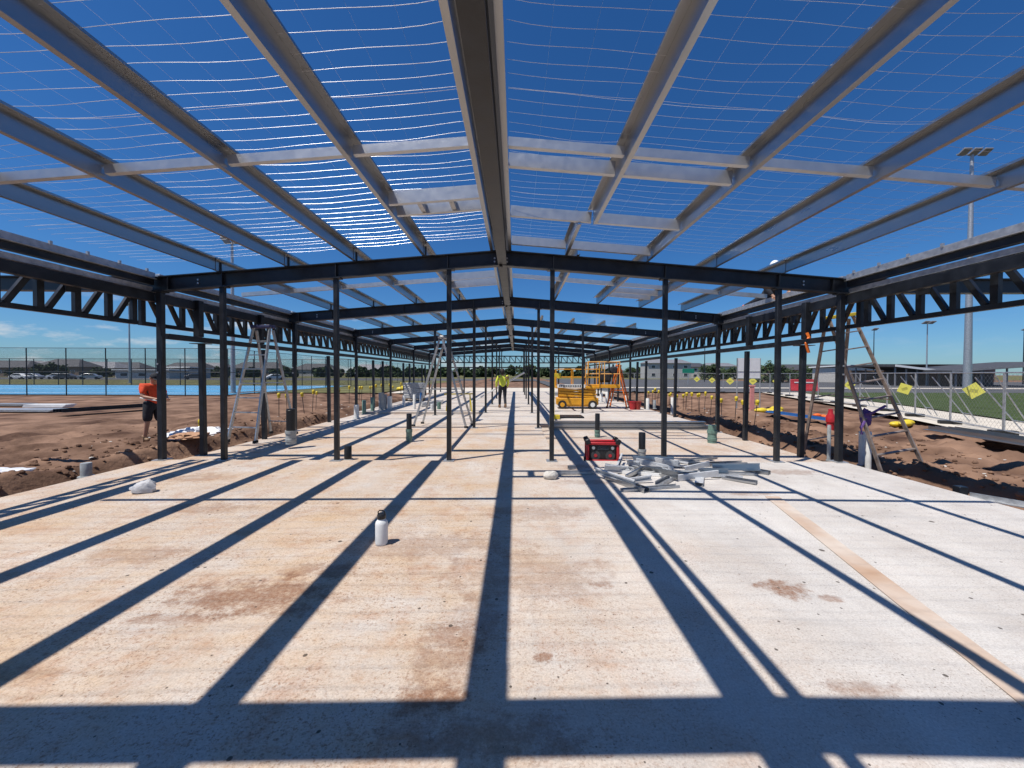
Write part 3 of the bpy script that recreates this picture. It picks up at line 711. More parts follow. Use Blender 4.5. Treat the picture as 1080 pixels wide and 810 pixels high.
# cars far off
def car(loc, rz, m, label):
    f = tag(empty('parked_car', loc, rz), label, 'car', 'cars parked far off beyond the court')
    pr = [(-2.1, .35), (-2.15, .75), (-1.9, .95), (-1.3, 1.02), (-.75, 1.45), (.75, 1.5), (1.5, 1.05), (2.1, .85), (2.15, .35)]
    b = MB(); b.prism(pr, (0, -.85, 0), (0, .85, 0)); b.v = [(-x, y, z) for x, y, z in b.v]; b.build('body', m, f, bevel=.06)
    b = MB(); b.prism([(-1.15, 1.03), (-.7, 1.38), (.65, 1.42), (1.3, 1.04)], (0, -.87, 0), (0, .87, 0)); b.v = [(-x, y, z) for x, y, z in b.v]; b.build('windows', GLASS, f)
    for x in (-1.35, 1.35):
        for y in (-.8, .8):
            b = MB(); b.tube((x, y - .1, .33), (x, y + .1, .33), .33, n=14); b.build('wheel', RUBBER, f)
cw = [mat('car_white', (.75, .75, .75), .3, 0, .02, 3), mat('car_grey', (.12, .12, .13), .3, .3, .05, 3), mat('car_silver', (.45, .46, .48), .3, .6, .05, 3)]
for i, (px, k, lb) in enumerate(((22, 0, 'white car parked far left beyond the court'), (34, 2, 'silver car beside the leftmost white car'), (62, 0, 'white car parked below the round far tree'), (70, 1, 'dark grey car right of the white car below the tree'),
                                 (95, 2, 'silver car parked left of the low white shed'), (205, 1, 'dark car parked behind the leaning post'), (290, 0, 'white car far behind the left ladder'))):
    p = P(px, 402, 98 + (i % 3)); p.z = ZG + .04; car(p, R(8 * i), cw[k], lb)

# ------------------------------------------------------------------ people
def skin_mesh(name, verts, edges, radii, root, m, parent, sub=2):
    me = bpy.data.meshes.new(name + '_tmp'); me.from_pydata([tuple(v) for v in verts], edges, []); me.update()
    o = bpy.data.objects.new(name + '_tmp', me); COL.objects.link(o)
    o.modifiers.new('skin', 'SKIN')
    sv = me.skin_vertices[0].data
    for i, r in enumerate(radii):
        sv[i].radius = (r if isinstance(r, tuple) else (r, r)); sv[i].use_root = (i == root)
    ss = o.modifiers.new('sub', 'SUBSURF'); ss.levels = sub; ss.render_levels = sub
    dg = bpy.context.evaluated_depsgraph_get(); dg.update()
    nm = bpy.data.meshes.new_from_object(o.evaluated_get(dg)); nm.name = name
    bpy.data.objects.remove(o); bpy.data.meshes.remove(me)
    nm.materials.clear(); nm.materials.append(m)
    for p in nm.polygons: p.use_smooth = True
    q = bpy.data.objects.new(name, nm); COL.objects.link(q)
    if parent: q.parent = parent
    return q
def person(loc, rz, J, label, shirt, trousers, legs_long, sleeve_long, hat=None, vest=None, hatkind='cap', boot=None):
    f = tag(empty('person', loc, rz), label, 'person')
    V = {k: Vector(v) for k, v in J.items()}
    head = V['head']; up = (head - V['neck']).normalized(); fwd = V.get('face', Vector((1, 0, 0))); fwd = (fwd - up * fwd.dot(up)).normalized(); sd = up.cross(fwd)
    vs = [V['pelvis'], V['waist'], V['chest'], V['neck'], head, head + up * .10]; rd = [.115, .105, .118, .056, .088, .07]
    ed = [(0, 1), (1, 2), (2, 3), (3, 4), (4, 5)]
    def chain(start, pts, rr):
        p = start
        for q, r in zip(pts, rr):
            vs.append(q); rd.append(r); ed.append((p, len(vs) - 1)); p = len(vs) - 1
        return p
    for s in 'LR':
        chain(2, [V['sh' + s], V['el' + s], V['wr' + s], V['wr' + s] + (V['wr' + s] - V['el' + s]).normalized() * .09], [.062, .045, .031, .034])
        chain(0, [V['hip' + s], V['kn' + s], V['an' + s], V['an' + s] + V.get('toe' + s, Vector((.13, 0, -.04)))], [.098, .058, .042, .036])
    body = skin_mesh('body', vs, ed, rd, 0, SKIN, f)
    # face, ears and fingers joined into the body mesh
    x = MB()
    x.ell(head + fwd * .092 + up * .0, (.018, .015, .02), 8, 6)
    for k in (-1, 1): x.ell(head + sd * k * .088 + up * .0, (.018, .012, .03), 8, 6)
    for s in 'LR':
        d = (V['wr' + s] - V['el' + s]).normalized(); b0 = V['wr' + s] + d * .085; c = d.cross(up).normalized(); n_ = c.cross(d)
        for k in range(4):
            p = b0 + c * (k - 1.5) * .018; L = (.065, .075, .07, .055)[k]
            x.path([p, p + d * L * .5 + n_ * .008, p + d * L * .75 + n_ * .03, p + d * L * .7 + n_ * .05], .0085, 6)
        x.path([V['wr' + s] + d * .035 + c * .03, V['wr' + s] + d * .07 + c * .055 + n_ * .02, V['wr' + s] + d * .10 + c * .05 + n_ * .04], .010, 6)
    me = body.data; import bmesh
    bm = bmesh.new(); bm.from_mesh(me); vv_ = [bm.verts.new(v) for v in x.v]
    for q in x.f:
        fc = bm.faces.new([vv_[i] for i in q]); fc.smooth = True
    bm.to_mesh(me); bm.free()
    e_ = MB()
    for k in (-1, 1): e_.ell(head + fwd * .078 + sd * k * .032 + up * .025, (.012, .012, .009), 8, 6)
    e_.build('eyes', HAIR, f)
    # clothing
    vs, ed, rd = [V['pelvis'] + (V['pelvis'] - V['waist']) * .35, V['waist'], V['chest'], V['neck'] * .7 + V['chest'] * .3], [(0, 1), (1, 2), (2, 3)], [.158, .148, .150, .075]
    for s in 'LR':
        if sleeve_long: chain(2, [V['sh' + s], V['el' + s], V['wr' + s]], [.080, .060, .044])
        else: chain(2, [V['sh' + s], V['sh' + s].lerp(V['el' + s], .85)], [.078, .066])
    skin_mesh('shirt', vs, ed, rd, 0, shirt, f)
    if vest:
        skin_mesh('vest', [V['waist'] * .8 + V['pelvis'] * .2, V['waist'], V['chest']], [(0, 1), (1, 2)], [.158, .162, .182], 0, vest, f)
    vs, ed, rd = [V['waist'], V['pelvis']], [(0, 1)], [.140, .155]
    for s in 'LR':
        if legs_long: chain(1, [V['hip' + s], V['kn' + s], V['an' + s] + Vector((0, 0, .03))], [.115, .075, .062])
        else: chain(1, [V['hip' + s], V['hip' + s].lerp(V['kn' + s], 1.02)], [.120, .098])
    skin_mesh('trousers' if legs_long else 'shorts', vs, ed, rd, 1, trousers, f)
    for s in 'LR':
        t = V.get('toe' + s, Vector((.13, 0, -.04)))
        a = V['an' + s]; skin_mesh('boot', [a + Vector((0, 0, .09)), a + Vector((-.02 * t.x / .13, 0, -.02)), a + t * .6, a + t * 1.15], [(0, 1), (1, 2), (2, 3)], [.055, .058, .05, .045], 1, boot or BOOT, f, 1)
    hc = head + up * .045
    b = MB(); Mx = Matrix((fwd, sd, up)).transposed()
    def cap(q): return Mx @ Vector((q.x * 1.06, q.y * .92, q.z if q.z > -.15 else -.15))
    b.ell(hc, (.108, .108, .115), 16, 10, cap)
    if not hat: b.ell(hc - fwd * .035 - up * .03, (.115, .115, .15), 14, 10)
    b.build(hatkind if hat else 'hair', hat or HAIR, f, smooth=True)
    if hatkind in ('cap', 'hard_hat') and hat:
        b = MB(); b.box(hc + fwd * .13 + up * -.005, (.11, .15, .012), M=Mx); b.build('brim', hat, f, bevel=.005)
    return f
std = dict(pelvis=(0, 0, .95), waist=(0, 0, 1.10), chest=(.01, 0, 1.30), neck=(.02, 0, 1.49), head=(.04, 0, 1.61), shL=(0, .19, 1.42), shR=(0, -.19, 1.42),
           hipL=(0, .1, .90), hipR=(0, -.1, .90), knL=(.02, .11, .50), knR=(.02, -.11, .50), anL=(0, .12, .09), anR=(0, -.12, .09),
           elL=(.02, .25, 1.14), elR=(.02, -.25, 1.14), wrL=(.16, .22, .92), wrR=(.16, -.22, .92))
# worker in orange at the left, in the dirt, facing right
p = G(161.5, 466, -.22); gz = ground_z(p.x, p.y); p.z = gz
J = dict(std); J.update(elR=(.05, -.26, 1.16), wrR=(.30, -.16, 1.10), elL=(.08, .25, 1.15), wrL=(.34, .10, 1.08), head=(.07, 0, 1.60), face=(1, -.2, -.35), knL=(.08, .11, .5), anL=(.03, .12, .09), knR=(-.02, -.11, .5), anR=(-.10, -.12, .09))
person(p, R(-12), J, 'worker in an orange shirt, dark cap and black shorts standing in the dirt at left', ORANGE, DKCL, False, False, DKCL)
q = MB(); q.tube((p.x - .12, p.y - .2, gz + 1.12), (p.x + .48, p.y - .26, gz + 1.04), .016); tag(q.build('conduit', WPVC), 'thin white conduit held by the worker in orange', 'conduit')
# worker in hi-vis walking in the corridor
p = G(530, 430.5, 0); p.z = 0
J = dict(std); J.update(knL=(.16, .1, .52), anL=(.22, .1, .09), knR=(-.02, -.1, .5), anR=(-.22, -.1, .13), elR=(.04, -.27, 1.16), wrR=(.20, -.24, .96), elL=(.02, .27, 1.16), wrL=(.16, .26, .95), face=(1, -.15, -.1))
person(p, R(100), J, 'worker in a yellow hi-vis shirt and dark trousers walking down the corridor', HIVIS, DKCL, True, True, None)
a, c = P(497, 424.5, 18.0), P(553, 393, 17.6)
q = MB(); q.bar(a, c, .16, .07); tag(q.build('channel_length', WHITE, bevel=.006), 'long white channel length sloping up beside the hi-vis worker', 'channel')
# worker on the roof edge
p = Vector((6.02, 8.75, roof_t(5.7) + .17))
J = dict(pelvis=(.25, .25, -.02), waist=(.18, .10, .12), chest=(.06, -.12, .30), neck=(-.02, -.26, .40), head=(-.06, -.36, .47), face=(-.2, -.9, -.6),
         shL=(.20, -.16, .34), shR=(-.12, -.12, .34), elL=(.24, -.36, .12), elR=(-.2, -.26, .06), wrL=(.16, -.52, -.08), wrR=(-.12, -.40, -.16),
         hipL=(.34, .26, -.05), hipR=(.16, .3, -.05), knL=(.40, .62, -.08), knR=(.15, .66, -.1), anL=(.40, 1.02, -.16), anR=(.14, 1.06, -.18), toeL=(.0, .12, -.08), toeR=(.0, .12, -.08))
person(p, 0, J, 'worker in a white hard hat lying along the roof edge at right', DKCL, DKCL, True, True, WHITE, hatkind='hard_hat', boot=LADO)

# ------------------------------------------------------------------ ladders
def ladder(loc, rz, h, wd, spread, label, m=ALU, capm=ALU, steps=8):
    f = tag(empty('step_ladder', loc, rz), label, 'step ladder')
    tw = wd * .62
    for s in (-1, 1):
        b = MB(); b.bar((s * wd / 2, -spread / 2, 0), (s * tw / 2, -.04, h), .028, .062, (0, 1, 0)); o = b.build('front_rail', m, f)
        q = MB(); q.box((s * wd / 2, -spread / 2, .03), (.05, .11, .06)); q.build('rubber_foot', RUBBER, o)
        b = MB(); b.bar((s * wd / 2, spread / 2, 0), (s * tw / 2, .05, h - .06), .03, .06, (0, 1, 0)); o = b.build('rear_rail', m, f)
        q = MB(); q.box((s * wd / 2, spread / 2, .03), (.05, .1, .06)); q.build('rubber_foot', RUBBER, o)
        b = MB(); b.bar((s * (wd * .42), -spread * .30, h * .42), (s * (wd * .42), spread * .30, h * .42), .012, .025); b.build('spreader', m, f)
    for i in range(1, steps):
        t = i / steps; ww = wd + (tw - wd) * t - .03; y = -spread / 2 + (spread / 2 - .04) * t
        b = MB(); b.box((0, y, h * t), (ww, .07, .022)); b.build('tread', m, f)
        if i % 3 == 1:
            b = MB(); b.bar((-ww / 2, -y + .01, h * t), (ww / 2, -y + .01, h * t), .025, .025); b.build('rear_brace', m, f)
    b = MB(); b.box((0, 0, h + .02), (tw + .07, .2, .07)); b.build('top_cap', capm, f, bevel=.012)
    return f
NAVY = mat('navy_plastic', (.03, .035, .10), .5)
ladder((-5.72, 9.0, 0), R(-8), 2.62, .70, 1.25, 'aluminium step ladder with navy cap standing at the left slab edge', ALU, NAVY)
ladder((-2.0, 11.9, -.10), R(78), 2.75, .62, 1.72, 'aluminium step ladder seen side on in the left bay', ALU, ALU)
OCH = mat('worn_aluminium', (.27, .22, .19), .55, .3, .35, 8)
LAD = ladder((7.36, 7.85, -.22), R(4), 2.98, .84, 1.75, 'tall worn step ladder with yellow cap straddling the right eave column', OCH, YEL, 9); LAD.rotation_euler = (0, -.15, R(4))
ladder(G(652, 430, 0), R(60), 1.9, .5, .9, 'small orange step ladder beside the scissor lift', LADO, LADO, 6)

# ------------------------------------------------------------------ scissor lift
def scissor():
    p = G(608, 430.5, 0)
    f = tag(empty('scissor_lift', p, R(-3)), 'amber yellow scissor lift with raised guard rails parked on the slab', 'scissor lift')
    b = MB(); b.box((0, 0, .33), (1.84, .76, .30)); b.box((0, 0, .16), (1.3, .70, .12)); b.build('chassis', LIFT, f, bevel=.02)
    for x in (-.66, .66):
        for y in (-.36, .36):
            b = MB(); b.tube((x, y - .07, .19), (x, y + .07, .19), .19, n=18); wl = b.build('wheel', RUBBER, f)
            b = MB(); b.tube((x, y - .075, .19), (x, y + .075, .19), .10, n=14); b.build('rim', WHITE if x > 0 else LIFT, wl)
    for k in range(3):
        for s in (-1, 1):
            for y in (-.30, .30):
                b = MB(); z0, z1 = .52 + k * .12, .61 + k * .12
                b.bar((-.82, y + s * .03, z0 if s > 0 else z1), (.82, y + s * .03, z1 if s > 0 else z0), .04, .075); b.build('scissor_arm', LIFT, f)
    b = MB(); b.box((0, 0, .95), (1.92, .80, .10)); b.build('deck', LIFT, f, bevel=.01)
    b = MB(); b.box((-.28, -.41, 1.01), (1.22, .02, .15)); sg_ = b.build('name_panel', WHITE, f)
    b = MB(); rn = random.Random(2)
    for i in range(14): b.box((-.78 + i * .075, -.422, 1.01), (.045, .004, .07 if i % 3 else .09))
    b.build('lettering', BLKP, sg_)
    b = MB(); b.box((1.22, 0, 1.0), (1.30, .72, .15)); b.build('extension_deck', LIFT, f, bevel=.01)
    b = MB(); rr = .02
    RAIL = mat('rail_orange', (.75, .40, .12), .5)
    for x in (-.94, -.2, .42, .95):
        for y in (-.38, .38): b.tube((x, y, 1.0), (x + (.06 if abs(x - .42) < .1 else 0), y, 2.06 if x > .3 else 1.75), rr)
    for y in (-.38, .38):
        for z in (1.4, 1.75): b.tube((-.94, y, z), (.95, y, z), rr * .8)
    b.build('guard_rail', LIFT, f)
    b = MB()
    for x in (.45, 1.18, 1.84):
        for y in (-.34, .34): b.tube((x, y, 1.05), (x, y, 2.08), rr)
    for y in (-.34, .34):
        for z in (1.55, 2.08): b.tube((.45, y, z), (1.84, y, z), rr)
    for z in (1.55, 2.08): b.tube((1.84, -.34, z), (1.84, .34, z), rr)
    b.build('extension_rail', RAIL, f)
    b = MB(); b.box((-.82, -.45, 1.45), (.16, .14, .22)); b.build('control_box', YEL, f, bevel=.02)
    b = MB(); b.box((1.25, .1, 1.42), (.55, .4, .5)); b.box((1.65, .05, 1.7), (.3, .3, .35)); b.build('equipment_bag', DKCL, f, bevel=.08)
scissor()
# yellow safety barrier post left of the lift
b = MB(); p = G(584, 442, 0); b.box((p.x, p.y, .75), (.05, .05, 1.5)); b.box((p.x + .05, p.y, .08), (.3, .22, .14)); b.box((p.x + .02, p.y, 1.5), (.2, .05, .12))
tag(b.build('barrier_post', YEL, bevel=.01), 'thin yellow barrier post left of the scissor lift', 'barrier post')

# ------------------------------------------------------------------ pipes and stubs
def pipe(px, py0, py1, wpx, z, label, body=BLKP, base=None, bfrac=.4, name='pipe', rings=False):
    p = G(px, py0, z); p.z = z; d = p.y; H = (py0 - py1) / 400 * d; r = wpx / 2 / 400 * d
    f = tag(empty(name, p), label, 'pipe', 'pipe stubs standing up from the slab')
    z0 = 0
    if base:
        hb = H * bfrac; prof = [(r * 1.12, 0), (r * 1.12, hb * .2), (r * 1.22, hb * .22), (r * 1.22, hb * .4), (r * 1.12, hb * .42), (r * 1.12, hb * .75), (r * 1.25, hb * .77), (r * 1.25, hb)]
        b = MB(); b.lathe(prof, n=18); b.build('socket', base, f, smooth=False); z0 = hb
    b = MB(); b.lathe([(r, z0 if base else 0), (r, H * .96), (r * .96, H * .96 + .004), (r * .96, H)], n=18); b.build('upright', body, f)
    if not base: b = MB(); b.lathe([(r * 1.5, .0), (r * 1.4, .02)], n=14); b.build('collar', GPVC, f)
    return f
pipe(307, 468, 431, 9, 0, 'tall black pipe with grey base beside the left step ladder', BLKP, GPVC, .38)
pipe(367, 485, 470, 7.5, -.1, 'short black pipe stub right of the second left column')
pipe(431.5, 466, 436, 5.5, -.1, 'black capped pipe with grey green socket in the left bay', BLKP, GRN, .45)
pipe(630, 461, 436, 5, -.1, 'black pipe with green socket behind the red radio', BLKP, GRN, .3)
pipe(677, 486, 456, 7, -.1, 'black pipe with grey socket behind the offcut pile', BLKP, GPVC, .42)
pipe(751, 467, 448, 8, -.1, 'ribbed green pipe stub in the right bay', GRN, GRN, .7)
for i, (px, py0, py1, w_, m, lb) in enumerate(((376, 441, 427, 5, WPVC, 'white'), (384, 437, 422, 4, GRN, 'green'), (393, 436, 419, 4, GRN, 'green'), (402, 435, 414, 5, GPVC, 'grey'), (406, 434, 416, 4, GPVC, 'grey'),
                                               (411, 434, 418, 5, WPVC, 'white'), (426, 431, 417, 3, WPVC, 'white'), (437, 434, 416, 3, WPVC, 'white'), (444, 430, 417, 3, GPVC, 'grey'), (463, 434, 424, 4, GRN, 'green'), (456, 435, 426, 4, WPVC, 'white'))):
    pipe(px, py0, py1, w_, -.1, 'thin %s pipe stub in the left bay cluster, %s from the left' % (lb, ORD[i]), m, None)
pipe(709, 437, 419, 3.2, -.15, 'white pipe standing in the dirt behind the fourth right column', WPVC)
pipe(91, 503, 488, 9, -.22, 'squat grey pipe stub in the left dirt', GPVC)
pipe(874, 486, 448, 3.4, -.1, 'slim grey conduit beside the right eave column', GPVC)
pipe(908.5, 491, 455, 5.2, -.28, 'white pipe beside the right ladder, left of a pair', WPVC)
pipe(915.5, 496, 455, 5.2, -.28, 'white pipe beside the right ladder, right of a pair', WPVC)
for px, m, lb in ((667, RED, 'bright red tub on the far slab'), (672.5, mat('red_dark', (.3, .03, .02), .5), 'dark red tub beside the bright red one')):
    p = G(px, 432, 0); b = MB(); b.lathe([(.11, 0), (.15, .32), (.165, .33), (.165, .36), (.14, .36), (.10, .06)], p, 16); tag(b.build('bucket', m), lb, 'bucket')
for i, (px, py0, py1, w_, m, lb) in enumerate(((634, 424, 414, 3, WPVC, 'white'), (640, 425, 413, 3, WPVC, 'white'), (646, 423, 415, 3, GPVC, 'grey'), (660, 427, 417, 3, WPVC, 'white'), (683, 432, 420, 3.5, WPVC, 'white'), (690, 431, 422, 3.5, GPVC, 'grey'))):
    pipe(px, py0, py1, w_, 0, 'thin %s pipe stub near the scissor lift, %s from the left' % (lb, ORD[i]), m, None)
for i, (px, py, d, L, rz, n, m, lb) in enumerate(((600, 418, 27, 2.8, 10, 4, ALU, 'bright metal lengths stacked beyond the scissor lift'), (455, 428, 18.2, 1.8, 70, 4, WPVC, 'white pipe lengths stacked in the left bay'))):
    p = P(px, py, d); b = MB()
    for k in range(n): b.box((p.x, p.y + k * .11, (floor_z(p.x, p.y)) + .06 + .1 * (k % 2)), (L, .09, .09), rz=R(rz) * .0 + R(rz))
    tag(b.build('stacked_lengths', m), lb, 'stack')
a_ = P(484, 431, 15.5); f = tag(empty('trestle', (a_.x, a_.y, -.1), R(15)), 'yellow trestle frame standing in the left bay near the corridor', 'trestle')
for x in (-.5, .5):
    for y in (-.28, .28):
        b = MB(); b.bar((x, y, 0), (x * .9, 0, .8), .035, .035); b.build('leg', YEL, f)
b = MB(); b.bar((-.6, 0, .81), (.6, 0, .81), .06, .05); b.build('beam', YEL, f)
# blue clamp pole
p = G(444, 431, -.1); b = MB(); b.tube(p, p + Vector((0, 0, .75)), .05); tag(b.build('pipe', BLUEPL), 'blue pipe stub standing in front of the wrapped stack', 'pipe')

# wrapped sheet stack on a pallet
p = P(437, 421, 21.5); p.z = 0
f = tag(empty('pallet_stack', p, R(6)), 'grey wrapped sheet stack on a pallet in the left bay', 'pallet stack')
b = MB()
for x in (-.5, 0, .5): b.box((x, 0, .05), (.1, 1.0, .1))
b.box((0, 0, .12), (1.15, 1.0, .035)); b.build('pallet', TIMBER, f)
b = MB(); rn = random.Random(5)
for i in range(8): b.box((rn.uniform(-.03, .03), 0, .19 + i * .11), (1.05, .9, .10), M=Matrix.Rotation(rn.uniform(-.05, .05), 3, 'Y'))
b.build('sheets', GALV2, f, bevel=.01)

# yellow capped stakes
def stake(loc, h, label, grp, first=[None]):
    if first[0] is None:
        f = empty('marker_stake', loc)
        b = MB(); b.tube((0, 0, -.1), (0, 0, 1.0), .012, n=6); b.build('rod', STEEL, f)
        b = MB(); b.lathe([(.03, .86), (.052, .87), (.05, .93), (.062, .95), (.06, 1.04), (.035, 1.07)], n=10); b.build('cap', YEL, f); first[0] = f; o = f
    else: o = dup(first[0], loc)
    q_ = random.Random(int(loc[0] * 97 + loc[1] * 131)); o.scale = (q_.uniform(.75, 1.15), q_.uniform(.75, 1.25), h); o.rotation_euler = (q_.uniform(-.10, .10), q_.uniform(-.10, .10), q_.uniform(0, 3)); tag(o, label, 'marker stake', grp)
rn = random.Random(9); i = 0
pts = [(200, 463, -.3)] 
L_ = [(-7.0, 8.7), (-8.6, 13.2)] + [(-9.0 + rn.uniform(-.2, .2), 14.2 + k * .75 + rn.uniform(-.15, .15)) for k in range(26)]
for i, (x, y) in enumerate(L_): stake((x, y, ground_z(x, y)), rn.uniform(.8, 1.0), 'yellow capped stake in the dirt along the left wall, %s from the front' % ORD[i], 'yellow capped stakes along the left wall')
R_ = [(8.2, 12.6), (8.45, 13.6)] + [(8.5 + rn.uniform(-.2, .2), 14.4 + k * .42) for k in range(22)]
for i, (x, y) in enumerate(R_): stake((x, y, ground_z(x, y)), rn.uniform(.74, .92), 'yellow capped stake in the dirt along the right wall, %s from the front' % ORD[i], 'yellow capped stakes along the right wall')

# ------------------------------------------------------------------ things on the near slab
# water bottle
p = G(402.5, 573.5, 0)
f = tag(empty('water_bottle', p), 'white metal water bottle with black loop lid standing on the slab', 'water bottle')
b = MB(); b.lathe([(.050, 0), (.054, .004), (.055, .02), (.055, .185), (.050, .205), (.036, .222), (.032, .226), (.032, .232)], n=28); b.build('flask', mat('bottle_white', (.70, .71, .70), .45, 0, .06, 20), f, smooth=True)
b = MB(); b.lathe([(.036, .233), (.038, .236), (.038, .268), (.033, .276), (.012, .279)], n=24); o = b.build('lid', BLKP, f)
b = MB(); b.path([(-.030, 0, .268), (-.031, 0, .292), (-.018, 0, .305), (.012, 0, .305), (.028, 0, .292), (.030, 0, .268)], .006, 8); b.build('handle_loop', BLKP, o)
# crumpled bag
p = G(150, 519, 0)
def crum(q):
    k = 1 + .22 * nz(q.x * 2, q.y * 2 + q.z, 1.7, 4) + .10 * nz(q.x * 3, q.z * 3, 3.1, 1)
    v = q * k; v.z = max(v.z, -.35)
    v.z *= (.62 + .5 * max(0, v.x + .4)); v.x *= 1.1
    if v.x < -.5: v.y *= .6; v.z *= .6
    return v
b = MB(); b.ell(p + Vector((0, 0, .045)), (.15, .10, .12), 18, 12, crum)
tag(b.build('crumpled_bag', mat('bag_grey', (.46, .46, .47), .6, 0, .1, 10, .3, 30)), 'crumpled pale grey bag lying near the left slab edge', 'bag')
# radio
p = G(634.5, 488.5, -.10); p.z = -.10
f = tag(empty('site_radio', p, R(-4)), 'red and black job site radio on the slab beside the steel offcuts', 'radio')
b = MB(); b.box((0, 0, .22), (.50, .27, .34)); b.build('case', BLKP, f, bevel=.03)
b = MB()
for z in (.07, .39): b.bar((-.27, -.14, z), (.27, -.14, z), .05, .05); b.bar((-.27, .14, z), (.27, .14, z), .05, .05)
b.box((0, 0, .415), (.46, .06, .04)); b.box((0, 0, .035), (.5, .3, .05))
for x in (-.27, .27):
    for y in (-.14, .14): b.bar((x, y, .05), (x, y, .40), .05, .05)
b.build('frame', RED, f, bevel=.012)
for x in (-.27, .27):
    for y in (-.14, .14):
        b = MB(); b.box((x, y, .42), (.09, .09, .10), M=Matrix.Rotation(R(20) * (1 if x > 0 else -1), 3, 'Y')); b.build('bumper', BLKP, f, bevel=.02)
        b = MB(); b.box((x, y, .045), (.085, .085, .09)); b.build('bumper', BLKP, f, bevel=.02)
for x in (-.13, .13):
    b = MB(); b.tube((x, -.137, .17), (x, -.142, .17), .085, n=20); o = b.build('speaker', mat('speaker_grille', (.05, .05, .05), .6), f)
    b = MB(); b.tube((x, -.142, .17), (x, -.148, .17), .03, n=14); b.build('cone', RED, o)
b = MB(); b.box((0, -.139, .31), (.2, .008, .07)); b.build('display', GLASS, f)
b = MB()
for x in (-.17, .17): b.tube((x, -.137, .31), (x, -.16, .31), .028, n=14)
b.build('dials', GPVC, f)
# steel offcut pile
OFFW = mat('galvanised_bright', (.62, .63, .64), .45, .3, .12, 14)
def offcut(p0, ang, L, kind, tilt, m, label, grp='steel offcuts in the scrap pile'):
    b = MB(); wd, h, t = kind
    Mx = Matrix.Rotation(ang, 3, 'Z') @ Matrix.Rotation(tilt[0], 3, 'Y') @ Matrix.Rotation(tilt[1], 3, 'X')
    for c_, d_ in (((0, 0, t / 2), (L, wd, t)), ((0, wd / 2 - t / 2, h / 2 + t / 2 + .0005), (L, t, h - t)), ((0, -wd / 2 + t / 2, h / 2 + t / 2 + .0005), (L, t, h - t)), ((0, wd / 2 - .011, h - t / 2 + .0008), (L, .016, t)), ((0, -wd / 2 + .011, h - t / 2 + .0008), (L, .016, t))):
        b.box(Mx @ Vector(c_), d_, M=Mx)
    o = b.build('steel_offcut', m); o.location = p0
    lowest = min(v[2] for v in b.v); o.location.z += -min(0, lowest)
    return tag(o, label, 'steel offcut', grp)
rn = random.Random(21)
lab = 'short galvanised channel offcut in the middle of the scrap pile'
for i in range(28):
    px = rn.uniform(646, 782); py = rn.uniform(490, 510); z = rn.choice([0, 0, 0, .035])
    if px > 700: py -= 2
    pp = G(px, py, 0); pp.z = z + .002
    kind = rn.choice([(.075, .03, .002), (.09, .025, .002), (.05, .03, .002), (.11, .03, .002)])
    offcut(pp, R(rn.uniform(-75, 75)) + rn.choice([0, math.pi]), rn.uniform(.25, .75), kind, (rn.uniform(-.12, .12), rn.choice([0, 0, math.pi, 1.57, -1.57]) + rn.uniform(-.15, .15)), rn.choice([GALV, GALV2, OFFW, OFFW, OFFW]), lab)
for (px, py, ang, L, kind, lb, m) in ((601, 500, 4, .75, (.10, .04, .004), 'flat galvanised offcut lying alone left of the radio', GALV2), (603, 495, 20, .12, (.06, .06, .004), 'small bracket offcut standing on the lone left offcut', GALV2),
                                  (660, 512, -62, .75, (.10, .06, .004), 'galvanised channel offcut at the front left corner of the pile', GALV), (686, 516, 14, .85, (.09, .03, .004), 'flat strip offcut at the very front of the pile', GALV2),
                                  (703, 508, 48, .55, (.12, .05, .004), 'short channel offcut leaning across the front of the pile', GALV2), (785, 496, -50, .7, (.12, .05, .004), 'galvanised channel offcut at the right end of the pile', GALV),
                                  (735, 486, 22, .9, (.10, .04, .004), 'pale channel offcut at the back of the pile', ALU), (680, 501, -18, .8, (.10, .05, .004), 'bright white channel offcut across the left of the pile', WHITE),
                                  (722, 502, -2, .5, (.12, .06, .004), 'bright wide channel offcut in the centre of the pile', WHITE), (662, 497, -70, .45, (.10, .05, .004), 'channel offcut upright beside the radio', GALV2),
                                  (765, 500, -8, .9, (.10, .03, .004), 'flat dull offcut under the right of the pile', GALV2), (757, 491, 8, 1.0, (.14, .05, .004), 'long galvanised channel offcut on the back right of the pile', GALV)):
    pp = G(px, py, 0); pp.z = .004; offcut(pp, R(ang), L, kind, (0, 0), m, lb)
# pale stone
p = G(581, 505, 0); b = MB(); b.ell(p + Vector((0, 0, .05)), (.11, .08, .07), 14, 10, lambda q: q * (1 + .25 * nz(q.x, q.y + q.z, 1.6, 2)))
tag(b.build('stone', ROCK), 'pale stone lump lying on the slab left of the offcuts', 'stone')
# dusty strip on the right of the slab
b = MB(); b.add([(3.42, 4.78, .004), (3.62, 4.76, .004), (2.05, .6, .004), (2.24, .6, .004)][0:0] or [(3.43, 4.78, .003), (3.60, 4.77, .003), (2.52, .62, .003), (2.35, .62, .003), (3.43, 4.78, .007), (3.60, 4.77, .007), (2.52, .62, .007), (2.35, .62, .007)],
      [(4, 5, 6, 7), (0, 1, 5, 4), (1, 2, 6, 5), (2, 3, 7, 6), (3, 0, 4, 7)])
tag(b.build('floor_strip', STRIPM), 'long narrow clay stained strip lying diagonally on the right of the slab', 'strip')
